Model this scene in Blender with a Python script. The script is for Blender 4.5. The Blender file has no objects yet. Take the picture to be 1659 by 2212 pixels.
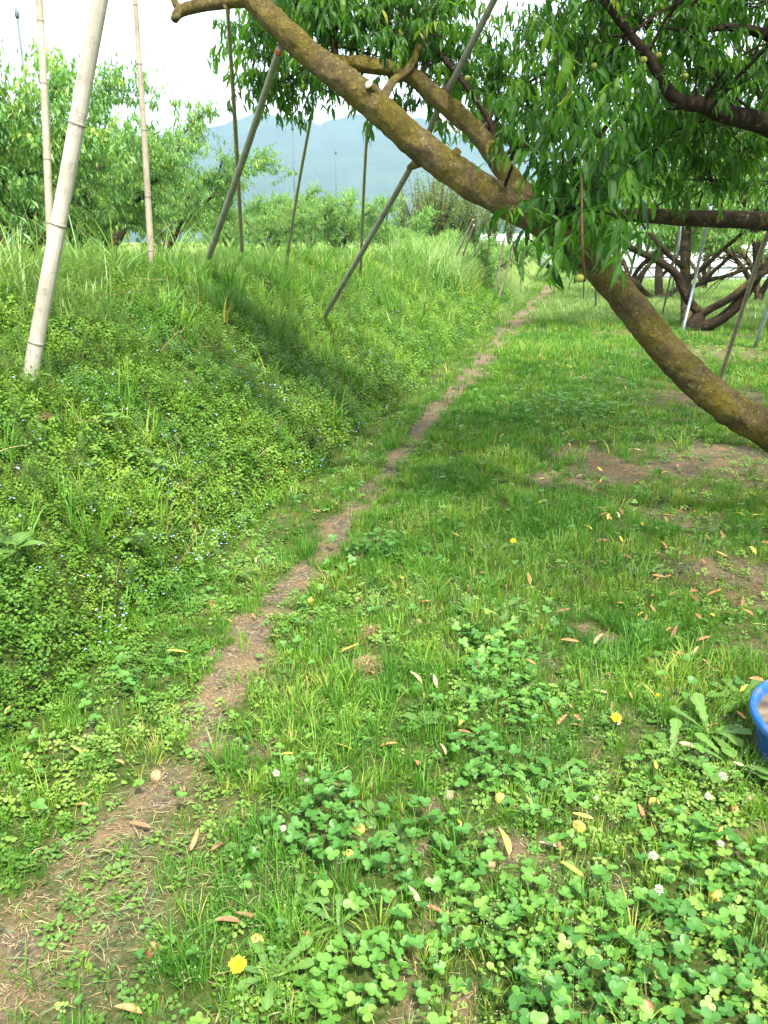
import bpy, math
import numpy as np
from mathutils import Vector

# ------------------------------------------------------------------ scene, camera, light
scn = bpy.context.scene
C = scn.collection
PITCH = math.radians(17.7)
FPX = 1724.0            # focal length in units of a 1659 x 2212 picture
EYE = 1.5
cam = bpy.data.objects.new('camera', bpy.data.cameras.new('camera'))
C.objects.link(cam)
cam.location = (0, 0, EYE)
cam.rotation_euler = (math.pi / 2 - PITCH, 0, 0)
cam.data.sensor_fit = 'VERTICAL'
cam.data.sensor_height = 24
cam.data.lens = 24 / (2 * (1106 / FPX))
cam.data.clip_start = 0.05
cam.data.clip_end = 9000
scn.camera = cam

SUN_EL, SUN_AZ = math.radians(58), math.radians(158)   # azimuth clockwise from +Y (behind the camera, to the right)
w = bpy.data.worlds.new('World'); scn.world = w; w.use_nodes = True
nt = w.node_tree; nt.nodes.clear()
out = nt.nodes.new('ShaderNodeOutputWorld')
sky = nt.nodes.new('ShaderNodeTexSky'); sky.sky_type = 'NISHITA'; sky.sun_disc = False
sky.sun_elevation = SUN_EL; sky.sun_rotation = SUN_AZ
sky.dust_density = 4.0; sky.air_density = 1.0
b1 = nt.nodes.new('ShaderNodeBackground'); b1.inputs[1].default_value = 0.10
nt.links.new(sky.outputs[0], b1.inputs[0])
b2 = nt.nodes.new('ShaderNodeBackground'); b2.inputs[0].default_value = (0.93, 0.97, 1.0, 1); b2.inputs[1].default_value = 1.0
tc = nt.nodes.new('ShaderNodeTexCoord'); nz = nt.nodes.new('ShaderNodeTexNoise')
nz.inputs['Scale'].default_value = 2.2; nz.inputs['Detail'].default_value = 4
nt.links.new(tc.outputs['Generated'], nz.inputs['Vector'])
rmp = nt.nodes.new('ShaderNodeMapRange'); rmp.inputs[1].default_value = 0.3; rmp.inputs[2].default_value = 0.6
rmp.inputs[3].default_value = 0.6; rmp.inputs[4].default_value = 0.95
nt.links.new(nz.outputs[0], rmp.inputs[0])
mx = nt.nodes.new('ShaderNodeMixShader')
nt.links.new(rmp.outputs[0], mx.inputs[0]); nt.links.new(b1.outputs[0], mx.inputs[1]); nt.links.new(b2.outputs[0], mx.inputs[2])
nt.links.new(mx.outputs[0], out.inputs[0])

sl = bpy.data.lights.new('sun', 'SUN'); sl.energy = 4.2; sl.angle = math.radians(5); sl.color = (1.0, 0.93, 0.80)
sun = bpy.data.objects.new('sun', sl); C.objects.link(sun)
sd = Vector((math.sin(SUN_AZ) * math.cos(SUN_EL), math.cos(SUN_AZ) * math.cos(SUN_EL), math.sin(SUN_EL)))
sun.rotation_euler = sd.to_track_quat('Z', 'Y').to_euler()

vs = scn.view_settings
vs.view_transform = 'Standard'; vs.look = 'None'; vs.exposure = 1.6; vs.gamma = 1.0; vs.use_curve_mapping = False
scn.cycles.use_denoising = True
scn.cycles.max_bounces = 6; scn.cycles.diffuse_bounces = 3; scn.cycles.glossy_bounces = 2
scn.cycles.transmission_bounces = 3; scn.cycles.volume_bounces = 1; scn.cycles.transparent_max_bounces = 6
scn.cycles.sample_clamp_indirect = 6

# ------------------------------------------------------------------ picture <-> world helpers (layout only)
CP, SP = math.cos(PITCH), math.sin(PITCH)
def P(px, py, d):
    xc = (px - 829.5) / FPX; yc = (1106 - py) / FPX
    return np.array([xc * d, (CP + yc * SP) * d, EYE + d * (yc * CP - SP)])
def proj(x, y, z):
    zz = z - EYE
    d = y * CP - zz * SP
    u = y * SP + zz * CP
    d = np.where(np.abs(d) < 1e-3, 1e-3, d)
    return 829.5 + FPX * x / d, 1106 - FPX * u / d, d

# ------------------------------------------------------------------ noise
def _h(ix, iy, iz, seed):
    n = (ix * 374761393 + iy * 668265263 + iz * 2147483647 + seed * 974711) & 0xffffffff
    n = ((n ^ (n >> 13)) * 1274126177) & 0xffffffff
    n = (n ^ (n >> 16)) & 0xffffffff
    return n / 4294967295.0
def vnoise(x, y, z=None, seed=0):
    x = np.asarray(x, float); y = np.asarray(y, float)
    z = np.zeros_like(x) if z is None else np.asarray(z, float)
    ix, iy, iz = (np.floor(a).astype(np.int64) for a in (x, y, z))
    fx, fy, fz = x - ix, y - iy, z - iz
    fx, fy, fz = (f * f * (3 - 2 * f) for f in (fx, fy, fz))
    r = 0
    for a in (0, 1):
        for b in (0, 1):
            for c in (0, 1):
                r = r + _h(ix + a, iy + b, iz + c, seed) * (fx if a else 1 - fx) * (fy if b else 1 - fy) * (fz if c else 1 - fz)
    return r
def fbm(x, y, z=None, seed=0, o=4):
    r = 0; a = 0.5; s = 0
    for k in range(o):
        f = 2.03 ** k
        r = r + a * vnoise(np.asarray(x) * f + 17.3 * k, np.asarray(y) * f - 9.1 * k, None if z is None else np.asarray(z) * f + 3.7 * k, seed + k)
        s += a; a *= 0.5
    return r / s

# ------------------------------------------------------------------ terrain
def side(x, y):                       # signed distance to the foot of the bank, + towards the orchard floor
    return (x - (-1.75 + 0.215 * y)) * 0.9777
def height(x, y):
    x = np.asarray(x, float); y = np.asarray(y, float)
    s = side(x, y) + 0.16 * (vnoise(x * 0.9, y * 0.9, seed=5) - 0.5)
    t = np.clip(-s / 1.6, 0, 1)
    bank = 1.36 * (1 - (1 - t) ** 1.3) - 0.08 * np.clip((-s - 1.6) / 6, 0, 1)
    foot = np.clip(-s / 0.16, 0, 1)
    bank = bank + .10 * foot * np.clip(1 + s / 1.2, 0, 1)
    lump = 0.10 * (fbm(x * 2.2, y * 2.2, seed=8, o=3) - 0.5) * np.clip(-s * 2, 0, 1)
    far = np.clip(1 - (np.hypot(x, y) - 90) / 200, 0, 1)
    z = (bank + lump) * far
    z = z + 0.05 * (fbm(x * 0.7, y * 0.7, seed=2, o=3) - 0.5) * 1.0 + 0.022 * (fbm(x * 6, y * 6, seed=3, o=3) - 0.5)
    z = z - 0.02 * np.exp(-((s - 0.72) / 0.13) ** 2)
    z = z + np.clip((y - 42) / 60, 0, 1) * 2.2 * np.clip(1 - (x - 11) / 5, 0, 1) * far
    return z
def GR(px, py):                       # where the line of sight meets the terrain
    d0 = P(px, py, 1.0) - np.array([0, 0, EYE])
    t = np.concatenate([np.linspace(0.9, 20, 1500), np.linspace(20, 110, 1500)])
    X = d0[0] * t; Y = d0[1] * t; Z = EYE + d0[2] * t
    k = np.nonzero(Z < height(X, Y))[0]
    i = k[0] if len(k) else len(t) - 1
    return np.array([X[i], Y[i], float(height(X[i], Y[i]))])

# ------------------------------------------------------------------ mesh helpers
class Acc:
    def __init__(s): s.V = []; s.T = []; s.Q = []; s.A = []; s.n = 0; s.mi = 0; s.tm = []; s.qm = []
    def add(s, V, T=None, Q=None, A=None):
        V = np.asarray(V, np.float32)
        if T is not None and len(T): s.T.append(np.asarray(T, np.int64).reshape(-1, 3) + s.n); s.tm.append(np.full(len(s.T[-1]), s.mi))
        if Q is not None and len(Q): s.Q.append(np.asarray(Q, np.int64).reshape(-1, 4) + s.n); s.qm.append(np.full(len(s.Q[-1]), s.mi))
        if A is None: A = np.zeros((len(V), 3), np.float32)
        s.A.append(np.asarray(A, np.float32)); s.V.append(V); s.n += len(V)
    def arrays(s):
        V = np.concatenate(s.V); A = np.concatenate(s.A)
        T = np.concatenate(s.T) if s.T else np.zeros((0, 3), np.int64)
        Q = np.concatenate(s.Q) if s.Q else np.zeros((0, 4), np.int64)
        return V, T, Q, A
    def tri(s): V, T, Q, A = s.arrays(); return dict(V=V, T=T, Q=Q, A=A)
    def mesh(s, name, mat, smooth=True):
        V, T, Q, A = s.arrays()
        me = bpy.data.meshes.new(name)
        me.vertices.add(len(V)); me.vertices.foreach_set('co', V.astype(np.float32).ravel())
        lv = np.concatenate([T.ravel(), Q.ravel()]).astype(np.int32)
        me.loops.add(len(lv)); me.loops.foreach_set('vertex_index', lv)
        tot = np.concatenate([np.full(len(T), 3), np.full(len(Q), 4)]).astype(np.int32)
        st = np.concatenate([[0], np.cumsum(tot)[:-1]]).astype(np.int32)
        me.polygons.add(len(tot)); me.polygons.foreach_set('loop_start', st); me.polygons.foreach_set('loop_total', tot)
        me.polygons.foreach_set('use_smooth', np.full(len(tot), smooth))
        at = me.attributes.new('var', 'FLOAT_VECTOR', 'POINT')       # x: per-piece random, y: along, z: across
        at.data.foreach_set('vector', A.ravel())
        for m_ in (mat if isinstance(mat, (list, tuple)) else [mat]): me.materials.append(m_)
        mm = np.concatenate(s.tm + s.qm) if (s.tm or s.qm) else np.zeros(0)
        if mm.any(): me.polygons.foreach_set('material_index', mm.astype(np.int32))
        me.update(calc_edges=True); me.validate()
        return me
    def obj(s, name, mat, parent=None, smooth=True):
        o = bpy.data.objects.new(name, s.mesh(name, mat, smooth)); C.objects.link(o)
        if parent: o.parent = parent
        return o

def tile(acc, tpls, pos, yaw, scale, rnd, rs, tilt=0.0):
    """bake copies of the templates into one mesh"""
    n = len(pos); which = rs.integers(0, len(tpls), n)
    ta = rs.uniform(0, 2 * np.pi, n); tb = rs.normal(0, 1, n) * tilt
    scale = np.asarray(scale, float)
    if scale.ndim == 1: scale = np.stack([scale] * 3, 1)
    for k, tp in enumerate(tpls):
        m = which == k
        if not m.any(): continue
        V = tp['V'][None] * scale[m][:, None, :]
        c, s_ = np.cos(yaw[m])[:, None], np.sin(yaw[m])[:, None]
        X = V[..., 0] * c - V[..., 1] * s_; Y = V[..., 0] * s_ + V[..., 1] * c; Z = V[..., 2]
        if np.ndim(tilt) or tilt:
            ax, ay = np.cos(ta[m])[:, None], np.sin(ta[m])[:, None]
            ct, st = np.cos(tb[m])[:, None], np.sin(tb[m])[:, None]
            al = X * ax + Y * ay
            na = al * ct + Z * st; Z = -al * st + Z * ct
            X = X + (na - al) * ax; Y = Y + (na - al) * ay
        W = np.stack([X, Y, Z], -1) + pos[m][:, None, :]
        kk = m.sum(); nv = len(tp['V'])
        off = (np.arange(kk) * nv)[:, None, None]
        A = np.broadcast_to(tp['A'][None], (kk, nv, 3)).copy()
        A[..., 0] = (A[..., 0] * 0.35 + rnd[m][:, None]) % 1.0 if tp.get('mixr', True) else rnd[m][:, None]
        acc.add(W.reshape(-1, 3), (tp['T'][None] + off).reshape(-1, 3), (tp['Q'][None] + off).reshape(-1, 4), A.reshape(-1, 3))

def frame_of(d):
    d = d / (np.linalg.norm(d) + 1e-9)
    a = np.array([0, 0, 1.0]) if abs(d[2]) < 0.9 else np.array([1.0, 0, 0])
    u = np.cross(a, d); u /= np.linalg.norm(u); v = np.cross(d, u)
    return d, u, v
def catmull(pts, rad, step):
    pts = np.asarray(pts, float); rad = np.asarray(rad, float)
    Pp = np.vstack([2 * pts[0] - pts[1], pts, 2 * pts[-1] - pts[-2]]); Rr = np.concatenate([[rad[0]], rad, [rad[-1]]])
    o = []; r = []
    for i in range(1, len(Pp) - 2):
        L = np.linalg.norm(Pp[i + 1] - Pp[i]); n = max(1, int(L / step))
        for k in range(n):
            t = k / n
            o.append(0.5 * (2 * Pp[i] + (Pp[i + 1] - Pp[i - 1]) * t + (2 * Pp[i - 1] - 5 * Pp[i] + 4 * Pp[i + 1] - Pp[i + 2]) * t * t + (3 * Pp[i] - Pp[i - 1] - 3 * Pp[i + 1] + Pp[i + 2]) * t ** 3))
            r.append(Rr[i] + (Rr[i + 1] - Rr[i]) * t)
    o.append(Pp[-2]); r.append(Rr[-2])
    return np.array(o), np.array(r)
def tube(acc, pts, rad, sides=8, step=None, rough=0.0, freq=8.0, seed=0, cap=True, rnd=0.5):
    if step: pts, rad = catmull(pts, rad, step)
    pts = np.asarray(pts, float); rad = np.asarray(rad, float); n = len(pts)
    T = np.gradient(pts, axis=0); d, u, v = frame_of(T[0]); rings = []
    for i in range(n):
        d = T[i] / (np.linalg.norm(T[i]) + 1e-9)
        u = u - d * np.dot(u, d); u /= np.linalg.norm(u) + 1e-9; v = np.cross(d, u)
        a = np.arange(sides) / sides * 2 * np.pi
        dirs = np.cos(a)[:, None] * u + np.sin(a)[:, None] * v
        r = np.full(sides, rad[i])
        if rough:
            q = pts[i] + dirs * rad[i]
            r = r * (1 + rough * 2 * (fbm(q[:, 0] * freq, q[:, 1] * freq, q[:, 2] * freq, seed=seed, o=4) - 0.5))
        rings.append(pts[i] + dirs * r[:, None])
    V = np.concatenate(rings); i = np.arange(n - 1)[:, None] * sides; j = np.arange(sides)[None]; j2 = (j + 1) % sides
    Q = np.stack([i + j, i + j2, i + sides + j2, i + sides + j], -1).reshape(-1, 4)
    A = np.zeros((len(V), 3)); A[:, 0] = rnd; A[:, 1] = np.repeat(np.linspace(0, 1, n), sides); A[:, 2] = np.tile(np.arange(sides) / sides, n)
    Tt = []
    if cap:
        V = np.vstack([V, pts[0] - T[0] * 0.0, pts[-1] + d * rad[-1] * 0.3]); A = np.vstack([A, A[0], A[-1]])
        b = n * sides
        for k in range(sides):
            Tt.append((b, (k + 1) % sides, k)); Tt.append((b + 1, (n - 1) * sides + k, (n - 1) * sides + (k + 1) % sides))
    acc.add(V, Tt, Q, A)

def leaf_strip(prof, L, W, arc=0.6, fold=0.25, n=5, lift=0.0):
    """a leaf from the origin along +Y, curving down; V shaped across; returns template pieces"""
    t = np.linspace(0, 1, n + 1); V = []; A = []
    y = z = 0.0; ys = [0.0]; zs = [0.0]
    for i in range(n):
        a = lift - arc * (t[i] + t[i + 1]) / 2
        y += math.cos(a) * L / n; z += math.sin(a) * L / n; ys.append(y); zs.append(z)
    for i in range(n + 1):
        wv = prof(t[i]) * W / 2
        V += [(-wv, ys[i], zs[i] + wv * fold), (0, ys[i], zs[i]), (wv, ys[i], zs[i] + wv * fold)]
        A += [(0, t[i], 1), (0, t[i], 0), (0, t[i], 1)]
    Q = []
    for i in range(n):
        b = i * 3
        Q += [(b, b + 1, b + 4, b + 3), (b + 1, b + 2, b + 5, b + 4)]
    return dict(V=np.array(V), T=np.zeros((0, 3), int), Q=np.array(Q), A=np.array(A, float))
def leaf_flat(L, W, arc=0.6, fold=0.2):
    """cheaper leaf of four triangles"""
    a1, a2 = -arc * 0.25, -arc * 0.8
    y1, z1 = math.cos(a1) * L * .5, math.sin(a1) * L * .5
    y2, z2 = y1 + math.cos(a2) * L * .5, z1 + math.sin(a2) * L * .5
    V = np.array([(0, 0, 0), (-W / 2, y1, z1 + fold * W / 2), (0, y1, z1), (W / 2, y1, z1 + fold * W / 2), (0, y2, z2)])
    A = np.array([(0, 0, 0), (0, .5, 1), (0, .5, 0), (0, .5, 1), (0, 1, 0)], float)
    return dict(V=V, T=np.array([(0, 2, 1), (0, 3, 2), (1, 2, 4), (2, 3, 4)]), Q=np.zeros((0, 4), int), A=A)
def place(acc, tp, M, p, r=None, s=1.0):
    A = tp['A'].copy()
    if r is not None: A[:, 0] = r
    acc.add((tp['V'] * s) @ np.asarray(M).T + p, tp['T'], tp['Q'], A)
def rotz(a): c, s = math.cos(a), math.sin(a); return np.array([[c, -s, 0], [s, c, 0], [0, 0, 1.0]])
def rotx(a): c, s = math.cos(a), math.sin(a); return np.array([[1.0, 0, 0], [0, c, -s], [0, s, c]])
def roty(a): c, s = math.cos(a), math.sin(a); return np.array([[c, 0, s], [0, 1.0, 0], [-s, 0, c]])
lance = lambda t: (math.sin(math.pi * min(1, t ** 0.8)) ** 0.75) if 0 < t < 1 else 0.02
ovate = lambda t: (math.sin(math.pi * t ** 0.75) ** 0.6) if 0 < t < 1 else 0.03

# ------------------------------------------------------------------ materials
def newmat(name):
    m = bpy.data.materials.new(name); m.use_nodes = True; n = m.node_tree
    for x in list(n.nodes):
        if x.type == 'BSDF_PRINCIPLED': n.nodes.remove(x)
    return m, n, n.nodes['Material Output']
def N(n, t, **k):
    x = n.nodes.new(t)
    for a, b in k.items():
        if isinstance(a, str) and not a.startswith('i_'): setattr(x, a, b)
    return x
def varattr(n):
    a = n.nodes.new('ShaderNodeAttribute'); a.attribute_name = 'var'
    s = n.nodes.new('ShaderNodeSeparateXYZ'); n.links.new(a.outputs['Vector'], s.inputs[0]); return s
def ramp(n, fac, stops):
    r = n.nodes.new('ShaderNodeValToRGB'); e = r.color_ramp.elements
    while len(e) < len(stops): e.new(0.5)
    for k, (p, c) in enumerate(stops): e[k].position = p; e[k].color = (*c, 1)
    if fac is not None: n.links.new(fac, r.inputs[0])
    return r
def noise(n, scale, detail=4, vec=None, rough=0.55):
    x = n.nodes.new('ShaderNodeTexNoise'); x.inputs['Scale'].default_value = scale; x.inputs['Detail'].default_value = detail
    x.inputs['Roughness'].default_value = rough
    if vec is not None: n.links.new(vec, x.inputs['Vector'])
    return x
def mixc(n, f, a, b, mode='MIX'):
    x = n.nodes.new('ShaderNodeMix'); x.data_type = 'RGBA'; x.blend_type = mode
    for sck, v in ((x.inputs[0], f), (x.inputs[6], a), (x.inputs[7], b)):
        if isinstance(v, (int, float)): sck.default_value = v
        elif isinstance(v, tuple): sck.default_value = (*v, 1)
        else: n.links.new(v, sck)
    return x.outputs[2]
def maprange(n, v, a, b, c=0.0, d=1.0):
    x = n.nodes.new('ShaderNodeMapRange'); n.links.new(v, x.inputs[0])
    for i, q in enumerate((a, b, c, d)): x.inputs[i + 1].default_value = q
    return x.outputs[0]

def leafmat(name, stops, trans=0.35, rough=0.45, rib=0.25, spec=0.4, large=0.0, tcol=(1.25, 1.35, 0.5)):
    """leaf: colour by the leaf's own random number, pale midrib, some light passing through"""
    m, n, o = newmat(name); s = varattr(n)
    col = ramp(n, s.outputs[0], stops).outputs[0]
    if large:
        g = n.nodes.new('ShaderNodeNewGeometry'); nz = noise(n, large, 3, g.outputs['Position'])
        col = mixc(n, maprange(n, nz.outputs[0], 0.35, 0.7, 0, 0.55), col, mixc(n, 1.0, col, (1.45, 1.2, 0.7), 'MULTIPLY'))
    if rib:
        f = maprange(n, s.outputs[2], 0.0, 0.22, rib, 0.0)
        col = mixc(n, f, col, (0.22, 0.30, 0.09))
    p = n.nodes.new('ShaderNodeBsdfPrincipled'); n.links.new(col, p.inputs['Base Color'])
    p.inputs['Roughness'].default_value = rough; p.inputs['Specular IOR Level'].default_value = spec
    t = n.nodes.new('ShaderNodeBsdfTranslucent'); n.links.new(mixc(n, 1.0, col, tcol, 'MULTIPLY'), t.inputs[0])
    mx = n.nodes.new('ShaderNodeMixShader'); mx.inputs[0].default_value = trans
    n.links.new(p.outputs[0], mx.inputs[1]); n.links.new(t.outputs[0], mx.inputs[2]); n.links.new(mx.outputs[0], o.inputs[0])
    return m
def simple(name, stops, rough=0.6, scale=20, bump=0.0, spec=0.3, usevar=False, metal=0.0, bscale=None):
    m, n, o = newmat(name); g = n.nodes.new('ShaderNodeTexCoord')
    nz = noise(n, scale, 6, g.outputs['Object'])
    f = varattr(n).outputs[0] if usevar else maprange(n, nz.outputs[0], 0.3, 0.7)
    col = ramp(n, f, stops).outputs[0]
    p = n.nodes.new('ShaderNodeBsdfPrincipled'); n.links.new(col, p.inputs['Base Color'])
    p.inputs['Roughness'].default_value = rough; p.inputs['Specular IOR Level'].default_value = spec; p.inputs['Metallic'].default_value = metal
    if bump:
        nb = noise(n, bscale or scale * 3, 6, g.outputs['Object'])
        b = n.nodes.new('ShaderNodeBump'); b.inputs['Strength'].default_value = bump; b.inputs['Distance'].default_value = 0.01
        n.links.new(nb.outputs[0], b.inputs['Height']); n.links.new(b.outputs[0], p.inputs['Normal'])
    n.links.new(p.outputs[0], o.inputs[0]); return m

M = {}
M['grass'] = leafmat('grass_green', [(0, (0.036, 0.130, 0.015)), (0.45, (0.072, 0.210, 0.024)), (0.8, (0.14, 0.285, 0.036)), (0.94, (0.25, 0.33, 0.06)), (1, (0.40, 0.34, 0.15))], 0.3, 0.5, 0.0, 0.3, 1.3)
M['tallgrass'] = leafmat('tall_grass', [(0, (0.10, 0.20, 0.045)), (0.6, (0.19, 0.31, 0.09)), (1, (0.32, 0.42, 0.17))], 0.35, 0.4, 0.3, 0.5)
M['clover'] = leafmat('clover_leaf', [(0, (0.045, 0.155, 0.024)), (0.5, (0.075, 0.215, 0.032)), (0.9, (0.12, 0.27, 0.040)), (1, (0.18, 0.31, 0.05))], 0.3, 0.5, 0.0, 0.5)
M['small'] = leafmat('small_herb', [(0, (0.07, 0.175, 0.025)), (0.5, (0.13, 0.26, 0.040)), (1, (0.25, 0.37, 0.07))], 0.35, 0.5, 0.0, 0.35)
M['bank'] = leafmat('bank_herb', [(0, (0.055, 0.160, 0.026)), (0.5, (0.100, 0.225, 0.030)), (0.85, (0.15, 0.285, 0.038)), (1, (0.20, 0.33, 0.055))], 0.35, 0.5, 0.0, 0.3, 0.8)
M['feather'] = leafmat('feathery_weed', [(0, (0.08, 0.17, 0.045)), (1, (0.17, 0.27, 0.07))], 0.35, 0.6, 0.0, 0.2)
M['broad'] = leafmat('broad_leaf', [(0, (0.06, 0.16, 0.035)), (1, (0.13, 0.25, 0.05))], 0.3, 0.45, 0.5, 0.4)
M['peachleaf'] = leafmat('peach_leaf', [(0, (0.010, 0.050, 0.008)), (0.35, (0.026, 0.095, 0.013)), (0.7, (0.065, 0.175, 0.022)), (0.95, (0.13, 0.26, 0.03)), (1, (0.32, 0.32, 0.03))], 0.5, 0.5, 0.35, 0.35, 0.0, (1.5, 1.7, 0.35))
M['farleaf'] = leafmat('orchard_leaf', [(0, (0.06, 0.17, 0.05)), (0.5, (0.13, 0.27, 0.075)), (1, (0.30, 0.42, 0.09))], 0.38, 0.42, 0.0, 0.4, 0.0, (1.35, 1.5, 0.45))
M['litter'] = simple('dry_leaf', [(0, (0.26, 0.10, 0.035)), (0.35, (0.38, 0.17, 0.06)), (0.6, (0.50, 0.30, 0.14)), (0.8, (0.62, 0.46, 0.20)), (1, (0.62, 0.50, 0.10))], 0.7, 40, 0.3, 0.2, usevar=True)
M['straw'] = simple('straw', [(0, (0.10, 0.06, 0.03)), (0.5, (0.23, 0.155, 0.075)), (0.85, (0.36, 0.27, 0.14)), (1, (0.48, 0.40, 0.24))], 0.8, 20, 0, 0.2, usevar=True)
M['yellow'] = simple('yellow_petal', [(0, (0.75, 0.50, 0.01)), (1, (0.85, 0.68, 0.02))], 0.6, 30)
M['white'] = simple('white_petal', [(0, (0.34, 0.37, 0.24)), (1, (0.55, 0.55, 0.48))], 0.6, 60)
M['blue'] = simple('pale_blue_petal', [(0, (0.18, 0.28, 0.62)), (1, (0.42, 0.52, 0.80))], 0.6, 60)
M['stem'] = simple('stem_green', [(0, (0.08, 0.16, 0.03)), (1, (0.16, 0.22, 0.06))], 0.6, 30)
M['twig'] = simple('twig', [(0, (0.10, 0.05, 0.03)), (1, (0.20, 0.11, 0.06))], 0.8, 40, 0.5)
M['pipe'] = simple('galvanised_pipe', [(0, (0.20, 0.25, 0.28)), (1, (0.33, 0.39, 0.42))], 0.45, 9, 0.1, 0.5, metal=0.35)
M['mast'] = simple('pale_mast', [(0, (0.07, 0.10, 0.12)), (1, (0.10, 0.13, 0.15))], 0.5, 9)
M['wire'] = simple('wire', [(0, (0.10, 0.11, 0.12)), (1, (0.14, 0.15, 0.16))], 0.5, 9)
M['film'] = simple('greenhouse_film', [(0, (0.55, 0.58, 0.58)), (1, (0.72, 0.75, 0.75))], 0.35, 0.4)
M['cut'] = simple('cut_wood', [(0, (0.30, 0.24, 0.19)), (1, (0.42, 0.36, 0.30))], 0.8, 60, 0.3)
M['redtape'] = simple('red_tape', [(0, (0.50, 0.08, 0.05)), (1, (0.6, 0.12, 0.08))], 0.6, 20)

def mat_bark(name, moss=0.6, base=((0.050, 0.033, 0.022), (0.13, 0.088, 0.055), (0.25, 0.175, 0.11)), sc=1.0):
    m, n, o = newmat(name); g = n.nodes.new('ShaderNodeTexCoord'); v = g.outputs['Object']
    a = noise(n, 11 * sc, 10, v, 0.75)
    vor = n.nodes.new('ShaderNodeTexVoronoi'); vor.feature = 'DISTANCE_TO_EDGE'; vor.inputs['Scale'].default_value = 34 * sc
    warp = mixc(n, 0.16, v, noise(n, 22 * sc, 6, v, 0.7).outputs[1]); n.links.new(warp, vor.inputs['Vector'])
    fine = noise(n, 90 * sc, 8, v, 0.8)
    col = ramp(n, maprange(n, a.outputs[0], 0.3, 0.72), [(0, base[0]), (0.5, base[1]), (1, base[2])]).outputs[0]
    crack = maprange(n, vor.outputs['Distance'], 0.0, 0.10, 0.30, 0.0)
    col = mixc(n, crack, col, (0.03, 0.02, 0.012))
    if moss:
        mo = noise(n, 5.2 * sc, 6, v, 0.7); f = maprange(n, mo.outputs[0], 0.60 - 0.22 * moss, 0.66, 0, 0.85 * min(1, moss + .2))
        mc = ramp(n, fine.outputs[0], [(0.3, (0.13, 0.11, 0.010)), (0.7, (0.46, 0.37, 0.04))]).outputs[0]
        col = mixc(n, f, col, mc)
        li = noise(n, 26 * sc, 5, v, 0.6); lf = maprange(n, li.outputs[0], 0.62, 0.67, 0, 0.55)
        col = mixc(n, lf, col, (0.36, 0.32, 0.22))
    col = mixc(n, maprange(n, fine.outputs[0], .36, .46, .5, 0), col, (.022, .016, .008))
    mid = noise(n, 38 * sc, 5, v, 0.6); col = mixc(n, maprange(n, mid.outputs[0], .32, .42, .4, 0), col, (.04, .028, .014))
    p = n.nodes.new('ShaderNodeBsdfPrincipled'); n.links.new(col, p.inputs['Base Color'])
    p.inputs['Roughness'].default_value = 0.9; p.inputs['Specular IOR Level'].default_value = 0.15
    ad = n.nodes.new('ShaderNodeMath'); ad.operation = 'MULTIPLY_ADD'
    n.links.new(fine.outputs[0], ad.inputs[0]); ad.inputs[1].default_value = 1.0
    n.links.new(maprange(n, vor.outputs['Distance'], 0, 0.2, 0, 0.5), ad.inputs[2])
    b = n.nodes.new('ShaderNodeBump'); b.inputs['Strength'].default_value = 1.0; b.inputs['Distance'].default_value = 0.022
    n.links.new(ad.outputs[0], b.inputs['Height']); n.links.new(b.outputs[0], p.inputs['Normal'])
    n.links.new(p.outputs[0], o.inputs[0]); return m
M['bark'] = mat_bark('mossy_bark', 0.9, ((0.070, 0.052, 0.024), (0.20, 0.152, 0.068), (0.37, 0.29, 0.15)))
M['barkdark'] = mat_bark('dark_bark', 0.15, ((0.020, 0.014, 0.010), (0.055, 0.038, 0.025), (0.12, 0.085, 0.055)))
M['barkfar'] = mat_bark('orchard_bark', 0.35, ((0.030, 0.023, 0.015), (0.075, 0.057, 0.036), (0.16, 0.125, 0.08)), 0.7)

def mat_bamboo(name, stops, tint=0.5):
    m, n, o = newmat(name); s = varattr(n)       # var.x: 1 at a node ring; var.y: metres along; var.z: round the culm
    g = n.nodes.new('ShaderNodeTexCoord')
    cmb = n.nodes.new('ShaderNodeCombineXYZ'); n.links.new(s.outputs[2], cmb.inputs[0])
    n.links.new(maprange(n, s.outputs[1], 0, 10, 0, 0.9), cmb.inputs[1])
    st = noise(n, 22, 5, cmb.outputs[0], 0.6); bl = noise(n, 5, 5, g.outputs['Object'], 0.6)
    c = ramp(n, maprange(n, bl.outputs[0], 0.3, 0.7), stops).outputs[0]
    c = mixc(n, maprange(n, st.outputs[0], 0.45, 0.75, 0, tint), c, (0.16, 0.12, 0.075))
    c = mixc(n, maprange(n, s.outputs[0], 0.2, 1.0, 0, 0.85), c, (0.055, 0.043, 0.033))
    p = n.nodes.new('ShaderNodeBsdfPrincipled'); n.links.new(c, p.inputs['Base Color'])
    stn = noise(n, 16, 6, g.outputs['Object'], 0.75); c = mixc(n, maprange(n, stn.outputs[0], 0.52, 0.66, 0, .5), c, (0.10, 0.085, 0.06)); n.links.new(c, p.inputs['Base Color'])
    p.inputs['Roughness'].default_value = 0.5; p.inputs['Specular IOR Level'].default_value = 0.35
    b = n.nodes.new('ShaderNodeBump'); b.inputs['Strength'].default_value = 0.35; b.inputs['Distance'].default_value = 0.003
    n.links.new(st.outputs[0], b.inputs['Height']); n.links.new(b.outputs[0], p.inputs['Normal'])
    n.links.new(p.outputs[0], o.inputs[0]); return m
M['bamboo_pale'] = mat_bamboo('pale_bamboo', [(0, (0.34, 0.32, 0.26)), (1, (0.54, 0.51, 0.43))], 0.6)
M['bamboo_tan'] = mat_bamboo('tan_bamboo', [(0, (0.24, 0.205, 0.145)), (1, (0.39, 0.345, 0.265))], 0.65)
M['bamboo_grey'] = mat_bamboo('grey_bamboo', [(0, (0.21, 0.21, 0.18)), (1, (0.34, 0.33, 0.28))], 0.6)

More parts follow.
